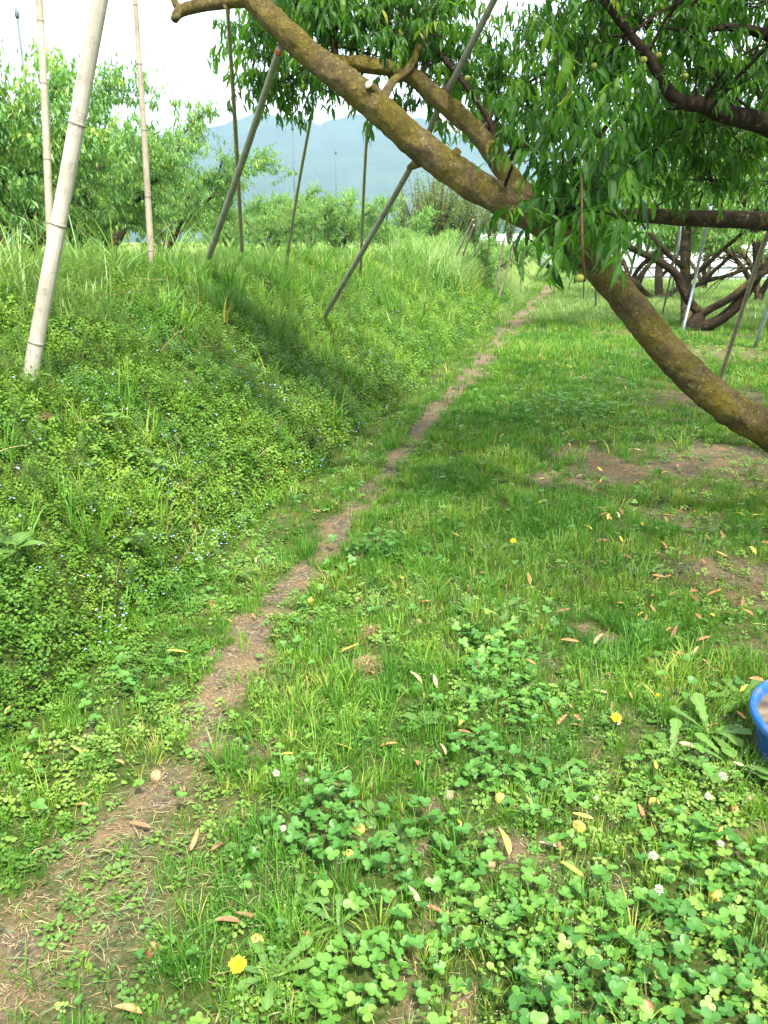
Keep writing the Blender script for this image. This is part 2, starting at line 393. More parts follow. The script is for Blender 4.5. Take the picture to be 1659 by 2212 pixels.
def mat_ground():
    m, n, o = newmat('orchard_soil'); s = varattr(n)   # var.x: bare soil, var.y: reddish/strawy, var.z: far meadow
    g = n.nodes.new('ShaderNodeNewGeometry'); v = g.outputs['Position']
    a = noise(n, 7, 8, v, 0.65); f = noise(n, 60, 8, v, 0.7); h = noise(n, 240, 5, v, 0.7)
    soil = ramp(n, maprange(n, f.outputs[0], 0.3, 0.7), [(0, (0.048, 0.040, 0.029)), (0.5, (0.105, 0.089, 0.064)), (1, (0.21, 0.182, 0.135))]).outputs[0]
    straw = ramp(n, maprange(n, h.outputs[0], 0.35, 0.65), [(0, (0.11, 0.070, 0.034)), (1, (0.33, 0.235, 0.125))]).outputs[0]
    soil = mixc(n, maprange(n, a.outputs[0], 0.42, 0.6, 0, 0.6), soil, straw)
    green = ramp(n, maprange(n, f.outputs[0], 0.3, 0.7), [(0, (0.020, 0.035, 0.008)), (0.6, (0.055, 0.085, 0.018)), (1, (0.13, 0.12, 0.045))]).outputs[0]
    col = mixc(n, s.outputs[0], green, soil)
    col = mixc(n, s.outputs[1], col, mixc(n, 1.0, soil, (0.92, 0.86, 0.74), 'MULTIPLY'))
    mead = ramp(n, maprange(n, a.outputs[0], 0.3, 0.7), [(0, (0.09, 0.16, 0.03)), (1, (0.20, 0.27, 0.07))]).outputs[0]
    col = mixc(n, s.outputs[2], col, mead)
    p = n.nodes.new('ShaderNodeBsdfPrincipled'); n.links.new(col, p.inputs['Base Color']); p.inputs['Roughness'].default_value = 0.95
    p.inputs['Specular IOR Level'].default_value = 0.1
    b = n.nodes.new('ShaderNodeBump'); b.inputs['Strength'].default_value = 0.8; b.inputs['Distance'].default_value = 0.02
    n.links.new(f.outputs[0], b.inputs['Height']); n.links.new(b.outputs[0], p.inputs['Normal'])
    n.links.new(p.outputs[0], o.inputs[0]); return m
M['ground'] = mat_ground()

def tag(o, label=None, cat=None, group=None, kind=None):
    if label: o['label'] = label
    if cat: o['category'] = cat
    if group: o['group'] = group
    if kind: o['kind'] = kind
    return o
def thing(name, label, cat, loc=(0, 0, 0), group=None):
    o = bpy.data.objects.new(name, None); C.objects.link(o); o.location = loc; o.empty_display_size = 0.1
    return tag(o, label, cat, group)

# ------------------------------------------------------------------ where the soil is bare, where clover grows (strokes measured on the ground)
def stroke_field(strokes, x, y):
    r = np.zeros_like(x)
    for st in strokes:
        pts = [(*GR(a, b)[:2], c) for a, b, c in st['p']]
        W = []
        for (a, b, c), q in zip(st['p'], pts):
            d = q[1] * CP + EYE * SP; W.append(c * d / FPX / 2)
        for i in range(max(1, len(pts) - 1)):
            a = np.array(pts[i][:2]); b = np.array(pts[min(i + 1, len(pts) - 1)][:2]); ab = b - a; L = (ab ** 2).sum() + 1e-9
            t = np.clip(((x - a[0]) * ab[0] + (y - a[1]) * ab[1]) / L, 0, 1)
            dx = x - a[0] - t * ab[0]; dy = (y - a[1] - t * ab[1]) * st.get('sq', 1.0)
            ww = W[i] + (W[min(i + 1, len(W) - 1)] - W[i]) * t
            r = np.maximum(r, st.get('k', 1.0) * np.exp(-((dx * dx + dy * dy) / (ww * ww)) ** st.get('e', 1.3)))
    return r
BARE = [dict(p=[(1190, 612, 44), (1176, 640, 62), (1130, 682, 64), (1060, 760, 52), (1000, 830, 50), (940, 890, 48), (900, 940, 48), (835, 1020, 52), (790, 1075, 56),
                (735, 1140, 64), (690, 1200, 76), (640, 1260, 90), (570, 1340, 108), (530, 1420, 130), (450, 1530, 100), (430, 1620, 120), (400, 1700, 135),
                (320, 1750, 120), (180, 1840, 140), (60, 1990, 150), (20, 2150, 150)], k=1.2),
        dict(p=[(935, 1740, 50), (900, 1850, 60), (935, 1960, 70), (900, 2050, 80), (880, 2212, 90)], k=0.75)] + \
       [dict(p=[(a, b, c)], k=k, sq=0.8) for a, b, c, k in (
        (230, 1890, 170, .8), (420, 1790, 150, .65), (90, 2080, 260, .95), (260, 2060, 170, .6), (820, 1610, 85, 1), (800, 1370, 75, .9), (795, 1445, 80, .9), (1120, 1830, 150, 1), (1290, 1370, 110, .7), (1190, 1045, 190, 1.1), (1330, 1020, 200, 1.2), (1230, 980, 140, .9), (1440, 1010, 150, .9),
        (1330, 1680, 60, .9), (1600, 1280, 280, .85), (1500, 1120, 220, .75), (1570, 980, 180, 1.1), (1560, 860, 200, .8), (1270, 815, 50, .8), (1320, 1900, 80, .5), (960, 1760, 70, .7),
        (150, 1900, 120, .9), (330, 1930, 100, .6), (1640, 1380, 90, .6), (1450, 1060, 90, .6), (1010, 2160, 90, .6), (40, 1620, 80, .5), (500, 2140, 90, .5), (890, 1000, 60, .5), (1290, 1480, 60, .6))]
WORN = [dict(p=[(a, b, c)], k=k, sq=0.8) for a, b, c, k in ((1560, 1010, 380, 1), (1600, 1250, 330, .9), (1300, 1015, 260, .9), (1600, 860, 300, 1), (1500, 760, 250, .8), (1450, 1120, 220, .6), (1640, 1400, 200, .6), (640, 1130, 120, .35), (1150, 690, 90, .5),
        (250, 1880, 360, .85), (100, 2020, 360, .95), (430, 1760, 240, .7), (560, 1600, 150, .4))]
VERGE = [dict(p=[(420, 1330, 120), (560, 1190, 150), (640, 1090, 130), (740, 985, 110), (860, 880, 80), (960, 800, 70), (1060, 715, 60)], k=1)]
RED = [dict(p=[(a, b, c)], k=k, sq=0.8) for a, b, c, k in ((1330, 1010, 200, .7), (1600, 1280, 220, .6), (700, 1200, 110, .5), (900, 950, 90, .6), (1110, 690, 120, .6), (1560, 860, 200, .6), (1590, 760, 200, .6), (60, 1960, 150, .5))]
CLOVER = [dict(p=[(a, b, c)], k=k, sq=0.7) for a, b, c, k in (
        (700, 1790, 260, 1), (850, 1880, 200, .8), (1110, 1520, 190, .9), (1060, 1430, 170, .9), (1010, 1640, 170, .7), (1150, 2060, 340, 1), (1450, 2080, 380, 1), (1500, 1870, 260, .9),
        (850, 2120, 160, .8), (1300, 2180, 340, 1), (820, 1195, 110, 1), (1200, 1760, 180, .6), (1240, 890, 260, .6), (1190, 1800, 160, .5), (940, 1820, 100, .8), (770, 2160, 180, .8), (1000, 1950, 200, .7), (640, 1900, 150, .7))]
SMALL = [dict(p=[(a, b, c)], k=k, sq=0.7) for a, b, c, k in (
        (300, 1440, 260, 1), (150, 1660, 300, 1), (40, 1500, 200, .9), (330, 1560, 200, .9), (650, 1330, 180, .7), (800, 1310, 200, .6), (430, 1300, 180, .8), (1330, 1730, 150, .9), (1500, 1700, 180, .8),
        (1600, 2080, 190, .9), (60, 1850, 150, .8), (560, 1220, 160, .5), (850, 1560, 120, .4), (330, 2150, 140, .4), (1250, 700, 220, .5), (1250, 830, 200, .6), (640, 2050, 160, .5))]
def bare_at(x, y):
    b = stroke_field(BARE, x, y) * .93; n1 = fbm(x * 13, y * 13, seed=201, o=4); n2 = fbm(x * 2.6, y * 2.6, seed=202, o=3)
    return np.clip((b - .22 + (n1 - .5) * 1.9 + (n2 - .5) * 1.1) * 1.25, 0, 1) * (b > .05) * (side(x, y) > -0.1)

def band_points(bands, rs, slim=None, frame=(-600, 2900, 380, 3100)):
    """random points on the terrain, thinner with distance; returns xyz, distance, band scale"""
    o = []
    for d0, d1, rho, sc in bands:
        X0, X1 = -0.72 * d1 - 0.6, 1.0 * d1 + 0.6
        n = int(rho * (X1 - X0) * (d1 - d0 * 0.5))
        if n <= 0: continue
        x = rs.uniform(X0, X1, n); y = rs.uniform(d0 * 0.5, d1, n); d = np.hypot(x, y)
        k = (d >= d0) & (d < d1); x, y, d = x[k], y[k], d[k]
        z = height(x, y); px, py, dd = proj(x, y, z)
        k = (px > frame[0]) & (px < frame[1]) & (py < frame[3]) & (dd > 0.3)
        if slim is not None: k &= slim(x, y)
        x, y, z, d = x[k], y[k], z[k], d[k]
        o.append(np.stack([x, y, z, d, np.full(len(x), sc)], 1))
    return np.concatenate(o)

# ------------------------------------------------------------------ the ground sheet
def build_ground():
    nu, nv = 620, 640
    u = np.linspace(-1, 1, nu); v = np.linspace(-0.42, 1, nv)
    X = 5.5 * u + 40 * np.sign(u) * np.abs(u) ** 4 + 1500 * u ** 11; Y = 8 * v + 60 * np.abs(v) ** 4 * np.sign(v) + 1600 * v ** 13
    x, y = np.meshgrid(X, Y); x = x.ravel(); y = y.ravel(); z = height(x, y)
    b = np.zeros_like(x); r = np.zeros_like(x); near = (np.abs(x) < 30) & (y > 0.5) & (y < 45)
    b[near] = bare_at(x[near], y[near]); r[near] = stroke_field(RED, x[near], y[near])
    nn = fbm(x * 5, y * 5, seed=21, o=4)
    s = side(x, y)
    wn = np.zeros_like(x); wn[near] = stroke_field(WORN, x[near], y[near])
    b = np.clip(np.maximum(b * 1.3, wn * .95) - 0.15 + (nn - 0.5) * 1.2, 0, 1); b = np.where(s > 0, np.maximum(b, np.clip((nn - .62) * 4, 0, .5)), b * 0.3)
    under = (s > 2.2) * np.clip((y - 5) / 3, 0, 1)
    r = np.clip(r * 1.2 - .2 + (nn - .5) + 0.0, 0, 1); r = np.maximum(r, under * np.clip((fbm(x * 1.2, y * 1.2, seed=31) - .45) * 4, 0, .7) * (y < 40))
    A = np.stack([b, r, np.clip((np.hypot(x, y) - 26) / 22, 0, 1) * (1 - b)], 1)
    i = np.arange(nv - 1)[:, None] * nu; j = np.arange(nu - 1)[None]
    Q = np.stack([i + j, i + j + 1, i + nu + j + 1, i + nu + j], -1).reshape(-1, 4)
    a = Acc(); a.add(np.stack([x, y, z], 1), None, Q, A); tag(a.obj('ground', M['ground']), kind='structure')
build_ground()

def build_mountain():
    m, n, o = newmat('forested_slope'); g = n.nodes.new('ShaderNodeNewGeometry')
    nz = noise(n, 0.006, 10, g.outputs['Position'], 0.75)
    c = ramp(n, maprange(n, nz.outputs[0], 0.3, 0.7), [(0, (0.010, 0.024, 0.020)), (0.6, (0.022, 0.045, 0.030)), (1, (0.045, 0.075, 0.04))])
    p = n.nodes.new('ShaderNodeBsdfPrincipled'); p.inputs['Roughness'].default_value = 1; p.inputs['Specular IOR Level'].default_value = 0
    n.links.new(c.outputs[0], p.inputs['Base Color']); n.links.new(p.outputs[0], o.inputs[0])
    az_px = [-900, -200, 100, 300, 430, 480, 540, 590, 640, 700, 760, 820, 900, 980, 1050, 1150, 1300, 1500, 1700, 2400]
    top = [430, 400, 350, 300, 292, 276, 258, 246, 251, 263, 250, 243, 258, 292, 302, 320, 350, 380, 400, 430]
    naz, nr = 420, 110
    azs = np.linspace(-50, 50, naz); a = Acc()
    px = 829.5 + FPX * np.tan(np.radians(azs)) / CP * 0.98
    tp = np.interp(px, az_px, top); el = np.arctan((1106 - tp) / FPX) - PITCH
    r = np.linspace(1000, 3400, nr); AZ, R = np.meshgrid(np.radians(azs), r)
    x = np.sin(AZ) * R; y = np.cos(AZ) * R
    H = np.tan(np.clip(el, 0.01, 1))[None] * 2500
    f = np.clip((R - 1300) / 1200, 0, 1); f = np.where(R > 2500, 1 - (R - 2500) / 1600, f ** 1.25)
    rid = fbm(x / 420, y / 420, seed=41, o=5)
    z = H * f * (0.72 + 0.56 * rid * (1 - f) + 0.28 * f) + 25 * (fbm(x / 60, y / 60, seed=43, o=4) - 0.5) * f
    z2 = 95 * np.exp(-((AZ - math.radians(7)) / 0.10) ** 2) * np.exp(-((R - 1500) / 170) ** 2) * (0.7 + .6 * fbm(x / 100, y / 100, seed=47))
    z = np.maximum(z, z2) - 2 + np.clip((R - 1000) / 100, 0, 1) * 3
    i = np.arange(nr - 1)[:, None] * naz; j = np.arange(naz - 1)[None]
    Q = np.stack([i + j, i + j + 1, i + naz + j + 1, i + naz + j], -1).reshape(-1, 4)
    a.add(np.stack([x.ravel(), y.ravel(), z.ravel()], 1), None, Q); tag(a.obj('mountain', m), kind='structure')
build_mountain()

# ------------------------------------------------------------------ ground vegetation templates
def tpl_tuft(rs, n=22, R=0.03, h=(0.03, 0.075), w=0.0026, seg=2, lean=0.5):
    a = Acc()
    for k in range(n):
        ang = rs.uniform(0, 2 * np.pi); rr = R * math.sqrt(rs.random()); H = rs.uniform(*h)
        base = np.array([rr * math.cos(ang), rr * math.sin(ang), -0.005]); da = ang + rs.normal(0, 0.8); ln = abs(rs.normal(lean, 0.3))
        dirh = np.array([math.cos(da), math.sin(da), 0]); sd = np.array([-math.sin(da + rs.normal(0, .6)), math.cos(da), 0]) * w / 2 * rs.uniform(.7, 1.3)
        V = []; A = []; p = base.copy(); r0 = rs.random()
        for i in range(seg + 1):
            t = i / seg; ww = (1 - t * 0.35)
            if i < seg: V += [p - sd * ww, p + sd * ww]; A += [(r0, t, 0)] * 2
            else: V += [p]; A += [(r0, 1, 0)]
            e = ln * (0.4 + 1.5 * t); p = p + (dirh * math.sin(e) + np.array([0, 0, 1]) * math.cos(e)) * H / seg
        Q = [(2 * i, 2 * i + 1, 2 * i + 3, 2 * i + 2) for i in range(seg - 1)]; b = 2 * (seg - 1)
        a.add(V, [(b, b + 1, b + 2)], Q, A)
    return a.tri()
def leaflet(L, W, fold, n=9, notch=0.12):
    """round clover leaflet, fan from base, tip at +Y"""
    V = [(0, 0, 0)]; A = [(0, 0, 0)]
    for i in range(n + 1):
        t = -1 + 2 * i / n; an = t * 1.25
        r = L * (0.55 + 0.45 * math.cos(t * 1.5)) ; ph = t * 2.55; x = W / 2 * math.sin(ph) * (1.0 if abs(t) < .6 else 1.0); y = L * (0.53 + 0.47 * math.cos(ph))
        V.append((x, y, abs(x) * fold)); A.append((0, y / L, abs(t)))
    return dict(V=np.array(V), T=np.array([(0, i + 2, i + 1) for i in range(n)]), Q=np.zeros((0, 4), int), A=np.array(A, float))
def tpl_trefoil(rs, L=0.021, h=(0.03, 0.09)):
    a = Acc(); H = rs.uniform(*h); bend = rs.uniform(0, 0.03); r0 = rs.random()
    top = np.array([bend, 0, H]); w = 0.0007
    a.add([(-w, 0, -.01), (w, 0, -.01), (bend * .4 + w, 0, H * .6), (bend * .4 - w, 0, H * .6), (bend + w, 0, H), (bend - w, 0, H)], None, [(0, 1, 2, 3), (3, 2, 4, 5)], [(r0, 0, 1)] * 6)
    tl = rotx(rs.normal(0, .25)) @ roty(rs.normal(0, .25))
    for k in range(3):
        M3 = tl @ rotz(2 * math.pi / 3 * k + rs.normal(0, .12)) @ rotx(rs.uniform(-.15, .35))
        lf = leaflet(L * rs.uniform(.85, 1.1), L * rs.uniform(.9, 1.02), rs.uniform(.05, .4)); place(a, lf, M3, top, r0)
    return a.tri()
def tpl_herb(rs, n=10, L=0.011, h=0.05, R=0.02, whorl=False):
    """small leafy sprig: pairs of little round leaves up a short stem"""
    a = Acc(); lean = rotx(rs.normal(0, .35)) @ roty(rs.normal(0, .35)); r0 = rs.random()
    for k in range(n):
        t = (k + 1) / n; z = h * t; ang = k * 2.4 + rs.normal(0, .3); s = L * (1.15 - .55 * t) * rs.uniform(.8, 1.2)
        M3 = rotz(ang) @ rotx(rs.uniform(-.2, .5))
        V = np.array([(0, 0, 0), (-.42, .35, .06), (-.3, .85, 0), (0, 1, -.05), (.3, .85, 0), (.42, .35, .06)]) * s
        V = V + np.array([0, R * .35 * (1 - t * .6), 0])
        W = (V @ M3.T + np.array([0, 0, z])) @ lean.T
        a.add(W, [(0, 2, 1), (0, 3, 2), (0, 4, 3), (0, 5, 4)], None, [(r0 + rs.uniform(-.1, .1), .5, .5)] * 6)
    return a.tri()
def tpl_feather(rs, h=0.16):
    """horsetail: upright stem with whorls of thin rays"""
    a = Acc(); n = 9; lean = rotx(rs.normal(0, .15)) @ roty(rs.normal(0, .15)); r0 = rs.random(); w = .0011
    a.add(np.array([(-w, 0, 0), (w, 0, 0), (w * .5, 0, h), (-w * .5, 0, h)]) @ lean.T, None, [(0, 1, 2, 3)], [(r0, 0, 0)] * 4)
    for k in range(n):
        z = h * (0.25 + .75 * k / n); L = h * (.42 - .30 * k / n)
        for j in range(6):
            an = j * 1.047 + k * .5 + rs.normal(0, .15); d = np.array([math.cos(an), math.sin(an), .8]); s = np.array([-math.sin(an), math.cos(an), 0]) * .0011
            p = np.array([0, 0, z]); a.add(np.array([p - s, p + s, p + d * L * .8]) @ lean.T, [(0, 1, 2)], None, [(r0, .5, 0)] * 3)
    return a.tri()
def tpl_long(rs, n=9, h=(0.25, 0.6), w=0.009):
    a = Acc()
    for k in range(n):
        ang = rs.uniform(0, 2 * np.pi); H = rs.uniform(*h); W = w * rs.uniform(.6, 1.2); r0 = rs.random()
        lf = leaf_strip(lambda t: (1 - t) ** .55 * min(1, .5 + t * 3), H, W, arc=rs.uniform(.6, 2.0), fold=.3, n=6, lift=rs.uniform(1.15, 1.5))
        place(a, lf, rotz(ang), np.array([rs.normal(0, .03), rs.normal(0, .03), 0]), r0)
    return a.tri()

rs = np.random.default_rng(7)
T_TUFT = [tpl_tuft(rs) for _ in range(8)]
T_TUFT_LONG = [tpl_tuft(rs, 20, 0.03, (0.06, 0.13), 0.0032, 3, 0.6) for _ in range(6)]
T_TUFT_FAR = [tpl_tuft(rs, 16, 0.05, (0.04, 0.09), 0.006, 2, 0.5) for _ in range(6)]
T_CLOV = [tpl_trefoil(rs, 0.0198, (.015, .075)) for _ in range(24)]
T_HERB = [tpl_herb(rs) for _ in range(10)]
T_HERB_S = [tpl_herb(rs, 7, 0.0145, 0.024, 0.024) for _ in range(8)]
T_FEATH = [tpl_feather(rs, rs.uniform(.10, .2)) for _ in range(6)]
T_LONG = [tpl_long(rs, 10, (.3, .75), .011) for _ in range(6)]

def grow(name, mat, tpls, pts, rs, scl=(0.8, 1.2), tilt=0.15, zoff=0.0, rv=.17, bias=0):
    a = Acc(); n = len(pts); s = rs.uniform(*scl, n) * pts[:, 4]
    big = fbm(pts[:, 0] * 2.3, pts[:, 1] * 2.3, seed=77, o=3)
    rnd = np.clip(0.42 + (big - .5) * 1.6 + bias + rs.normal(0, rv, n), 0.0, 0.999)
    p = pts[:, :3].copy(); p[:, 2] += zoff
    tile(a, tpls, p, rs.uniform(0, 2 * np.pi, n), s, rnd, rs, tilt)
    return tag(a.obj(name, mat, smooth=False), kind='stuff')

BND = [(1.0, 2.4, 1, 1.0), (2.4, 3.8, 1, 1.05), (3.8, 6, .62, 1.25), (6, 10, .33, 1.6), (10, 17, .15, 2.2), (17, 30, .055, 3.2), (30, 60, .016, 5)]
def bands(rho, dmax=60): return [(a, b, rho * r, s) for a, b, r, s in BND if a < dmax]

def build_cover():
    rs = np.random.default_rng(11)
    # lawn grass
    pts = band_points(bands(520), rs, lambda x, y: side(x, y) > 0.03)
    x, y = pts[:, 0], pts[:, 1]; b = bare_at(x, y); cl = stroke_field(CLOVER, x, y); sm = stroke_field(SMALL, x, y)
    nn = fbm(x * 4, y * 4, seed=61, o=3)
    wn = stroke_field(WORN, x, y)
    dens = np.clip(1.1 - wn * 1.15 - b * 1.25 - cl * .7 - sm * .8 + (nn - .5) * 1.1, 0.03, 1)
    thin = (side(x, y) > 2.0) & (y > 4); dens = np.where(thin, dens * np.clip(.25 + (fbm(x * 1.5, y * 1.5, seed=9) - .35) * 3, .15, 1), dens)
    pts = pts[rs.random(len(pts)) < dens]
    d = pts[:, 3]; near = d < 6
    vb = stroke_field(VERGE, pts[:, 0], pts[:, 1]); pts[:, 4] *= (1 - .4 * vb) * (1 - .3 * stroke_field(WORN, pts[:, 0], pts[:, 1]))
    grow('grass', M['grass'], T_TUFT, pts[near], rs, bias=.33 * vb[near])
    pf = pts[~near].copy(); pf[:, 4] *= 0.62
    grow('grass', M['grass'], T_TUFT_FAR, pf, rs, bias=.33 * vb[~near])
    # longer tufts
    LONG = [dict(p=[(a, b_, c)], k=k, sq=.7) for a, b_, c, k in ((720, 1560, 260, 1), (620, 1630, 160, .8), (900, 1500, 160, .6), (1420, 1460, 220, 1), (1380, 1250, 150, .5), (560, 1960, 260, .7), (960, 1240, 220, .6), (1150, 1150, 260, .6), (1200, 1950, 200, .5), (1130, 1000, 200, .4), (1180, 760, 240, .6), (1600, 2020, 160, .7), (1550, 1450, 160, .7))]
    pts = band_points(bands(260, 12), rs, lambda x, y: side(x, y) > 0)
    k = stroke_field(LONG, pts[:, 0], pts[:, 1]) * (1 - bare_at(pts[:, 0], pts[:, 1]) * .8) + .04
    grow('tall_lawn_grass', M['grass'], T_TUFT_LONG, pts[rs.random(len(pts)) < k], rs)
    # clover
    pts = band_points(bands(2100, 12), rs, lambda x, y: side(x, y) > 0.05)
    k = stroke_field(CLOVER, pts[:, 0], pts[:, 1]); k = np.clip(k * 1.25 - .12 + (fbm(pts[:, 0] * 6, pts[:, 1] * 6, seed=66) - .55) * 1.5, 0, 1) + .02; k *= 1 - np.clip(stroke_field(WORN, pts[:, 0], pts[:, 1]), 0, .9); k *= 1 - bare_at(pts[:, 0], pts[:, 1]) * .85
    pts = pts[rs.random(len(pts)) < k]; pts[:, 4] = pts[:, 4] ** .6
    grow('clover', M['clover'], T_CLOV, pts, rs, (0.45, 1.2), .25)
    # small round leaved herbs on the floor
    pts = band_points(bands(1500, 17), rs, lambda x, y: side(x, y) > 0.0)
    k = np.clip(stroke_field(SMALL, pts[:, 0], pts[:, 1]) * 1.2 + .16 + (fbm(pts[:, 0] * 3, pts[:, 1] * 3, seed=67) - .5) * 1.0, 0.02, 1); k *= 1 - bare_at(pts[:, 0], pts[:, 1]) * .85
    k = np.maximum(k, stroke_field(WORN, pts[:, 0], pts[:, 1]) * .45 * (1 - bare_at(pts[:, 0], pts[:, 1]))); k *= np.where(pts[:, 3] > 6, .6, 1)
    grow('ground_herbs', M['small'], T_HERB_S, pts[rs.random(len(pts)) < k], rs, (.7, 1.3), .25, .004)
    # the bank
    on = lambda x, y: (side(x, y) < 0.04) & (side(x, y) > -2.3)
    pts = band_points(bands(2700, 30), rs, on)
    s = -side(pts[:, 0], pts[:, 1]); nn = fbm(pts[:, 0] * 2.5, pts[:, 1] * 2.5, seed=70, o=3)
    k = np.clip(1.25 - np.clip(s - 1.1, 0, 1) * 1.0 + (nn - .5) * .9, .1, 1)
    pts = pts[rs.random(len(pts)) < k]; pts[:, 2] += .03 * np.clip(fbm(pts[:, 0] * 5, pts[:, 1] * 5, seed=73, o=2) - .2, 0, 1) * 2
    big = fbm(pts[:, 0] * 3, pts[:, 1] * 3, seed=79, o=2); pts[:, 4] *= (.75 + .7 * big) * (1 + .18 * np.exp(-((-side(pts[:, 0], pts[:, 1]) - .12) / .15) ** 2))
    grow('bank_weeds', M['bank'], T_HERB, pts, rs, (.8, 1.3), .4, 0, .09)
    pts = band_points(bands(420, 45), rs, lambda x, y: (side(x, y) < -.05) & (side(x, y) > -2.6))
    s = -side(pts[:, 0], pts[:, 1]); nn = fbm(pts[:, 0] * 1.8, pts[:, 1] * 1.8, seed=71, o=3)
    k = np.clip(.12 + (s - .35) * .7 + (nn - .5) * 2.2, .05, 1); pts = pts[rs.random(len(pts)) < k]; pts[:, 4] = pts[:, 4] ** .6
    grow('horsetail', M['feather'], T_FEATH, pts, rs, (.7, 1.25), .2)
    # thin grass and dead stems through the bank cover
    pts = band_points(bands(170, 20), rs, on); pts = pts[rs.random(len(pts)) < np.where(-side(pts[:, 0], pts[:, 1]) > .9, 1, .45) * np.clip(.2 + (fbm(pts[:, 0] * 2, pts[:, 1] * 2, seed=74) - .5) * 3, .03, 1)]
    grow('bank_grass', M['grass'], T_TUFT_LONG, pts, rs, (1.1, 2.0), .25, .02)
    pts = band_points([(1.5, 5, 16, 1), (5, 10, 9, 1.3)], rs, on); ds = []
    for _ in range(5):
        a = Acc(); p_ = [np.zeros(3)]
        for j in range(4): p_.append(p_[-1] + np.array([rs.normal(0, .02), rs.uniform(.02, .05), rs.uniform(-.01, .04)]))
        tube(a, p_, [.0016, .0014, .0012, .001, .0006], 4); ds.append(a.tri())
    grow('dead_stems', M['straw'], ds, pts, rs, (.8, 1.6), .3, .05, .4)
    # grass on top of the bank and field behind it
    pts = band_points(bands(420, 60), rs, lambda x, y: (side(x, y) < -1.1) & (side(x, y) > -9))
    pts[:, 4] *= np.where(pts[:, 3] > 6, .9, 1.3)
    k = np.clip((-side(pts[:, 0], pts[:, 1]) - 1.1) * .9, .05, .6)
    grow('bank_top_grass', M['tallgrass'], T_TUFT_FAR, pts[rs.random(len(pts)) < k], rs, (.9, 1.7), .15)
    # tall arching grass along the crest
    TALL = [dict(p=[(a, b_, c)], k=k, sq=.35) for a, b_, c, k in ((870, 560, 260, 1), (960, 570, 260, 1), (800, 545, 160, .6), (1010, 590, 150, .9), (250, 600, 120, .18), (400, 640, 100, .15), (60, 640, 120, .2))]
    pts = band_points([(3, 8, 40, 1), (8, 14, 60, 1.0), (14, 30, 30, 1.4)], rs, lambda x, y: (side(x, y) < -.55) & (side(x, y) > -2.6))
    k = stroke_field(TALL, pts[:, 0], pts[:, 1]) * .9 + .02 * (-side(pts[:, 0], pts[:, 1]) > 1.0)
    grow('tall_grass', M['tallgrass'], T_LONG, pts[rs.random(len(pts)) < k], rs, (.7, 1.25), .1)
    # far meadow texture
    pts = band_points([(20, 34, 26, 3.0), (34, 60, 9, 4.5)], rs, lambda x, y: side(x, y) > 0); pts = pts[bare_at(pts[:, 0], pts[:, 1]) < .25]
    grow('meadow_grass', M['tallgrass'], T_TUFT_FAR, pts, rs, (.8, 1.2), .1)
    # straw and dead blades over bare soil
    pts = band_points([(1, 3, 7000, 1), (3, 6, 2600, 1.3), (6, 12, 700, 1.9), (12, 22, 80, 3)], rs, lambda x, y: side(x, y) > -0.1)
    x, y = pts[:, 0], pts[:, 1]; k = np.clip(bare_at(x, y) * .8 + .06 + stroke_field(WORN, x, y) * .45, 0, 1); pts = pts[rs.random(len(pts)) < k]
    n = len(pts); L = rs.uniform(.006, .034, n) * pts[:, 4]; ang = rs.uniform(0, 2 * np.pi, n); tl = rs.normal(0, .12, n)
    dv = np.stack([np.cos(ang), np.sin(ang), tl], 1) * L[:, None] / 2; sv = np.stack([-np.sin(ang), np.cos(ang), np.zeros(n)], 1) * (.00055 * pts[:, 4])[:, None]
    c = pts[:, :3] + np.array([0, 0, .006]); cm = c + np.array([0, 0, 1]) * (L * .06)[:, None] + sv * rs.uniform(-5, 5, n)[:, None]
    V = np.stack([c - dv - sv, c - dv + sv, cm + sv, cm - sv, c + dv + sv, c + dv - sv], 1).reshape(-1, 3)
    o = (np.arange(n) * 6)[:, None, None]; Q = (np.array([(0, 1, 2, 3), (3, 2, 4, 5)])[None] + o).reshape(-1, 4)
    A = np.zeros((n * 6, 3)); A[:, 0] = np.repeat(rs.random(n), 6)
    a = Acc(); a.add(V, None, Q, A); tag(a.obj('straw', M['straw'], smooth=False), kind='stuff')
    CLIP = [dict(p=[(a, b, c)], k=k, sq=0.8) for a, b, c, k in ((260, 1900, 330, 1), (500, 1900, 260, .8), (120, 2060, 300, .8), (560, 2080, 240, .6), (430, 1560, 150, .6), (1480, 1420, 200, .5), (620, 1500, 160, .5), (700, 1640, 160, .4))]
    pts = band_points([(1, 3, 3600, 1), (3, 4.5, 1500, 1.2)], rs, lambda x, y: side(x, y) > 0)
    pts = pts[rs.random(len(pts)) < stroke_field(CLIP, pts[:, 0], pts[:, 1]) * .8]
    n = len(pts); L = rs.uniform(.02, .05, n); ang = rs.normal(.3, .9, n); a = Acc()
    dv = np.stack([np.cos(ang), np.sin(ang), rs.normal(0, .15, n)], 1) * L[:, None] / 2; sv = np.stack([-np.sin(ang), np.cos(ang), rs.normal(0, .4, n)], 1) * .0011
    c = pts[:, :3] + np.stack([np.zeros(n), np.zeros(n), rs.uniform(.006, .03, n)], 1); cm = c + np.stack([np.zeros(n), np.zeros(n), L * .1], 1) + sv * rs.uniform(-3, 3, n)[:, None]
    V = np.stack([c - dv - sv * .6, c - dv + sv * .6, cm + sv, cm - sv, c + dv + sv * .3, c + dv - sv * .3], 1).reshape(-1, 3); o = (np.arange(n) * 6)[:, None, None]
    A = np.zeros((n * 6, 3)); A[:, 0] = np.repeat(rs.random(n), 6); a.add(V, None, (np.array([(0, 1, 2, 3), (3, 2, 4, 5)])[None] + o).reshape(-1, 4), A)
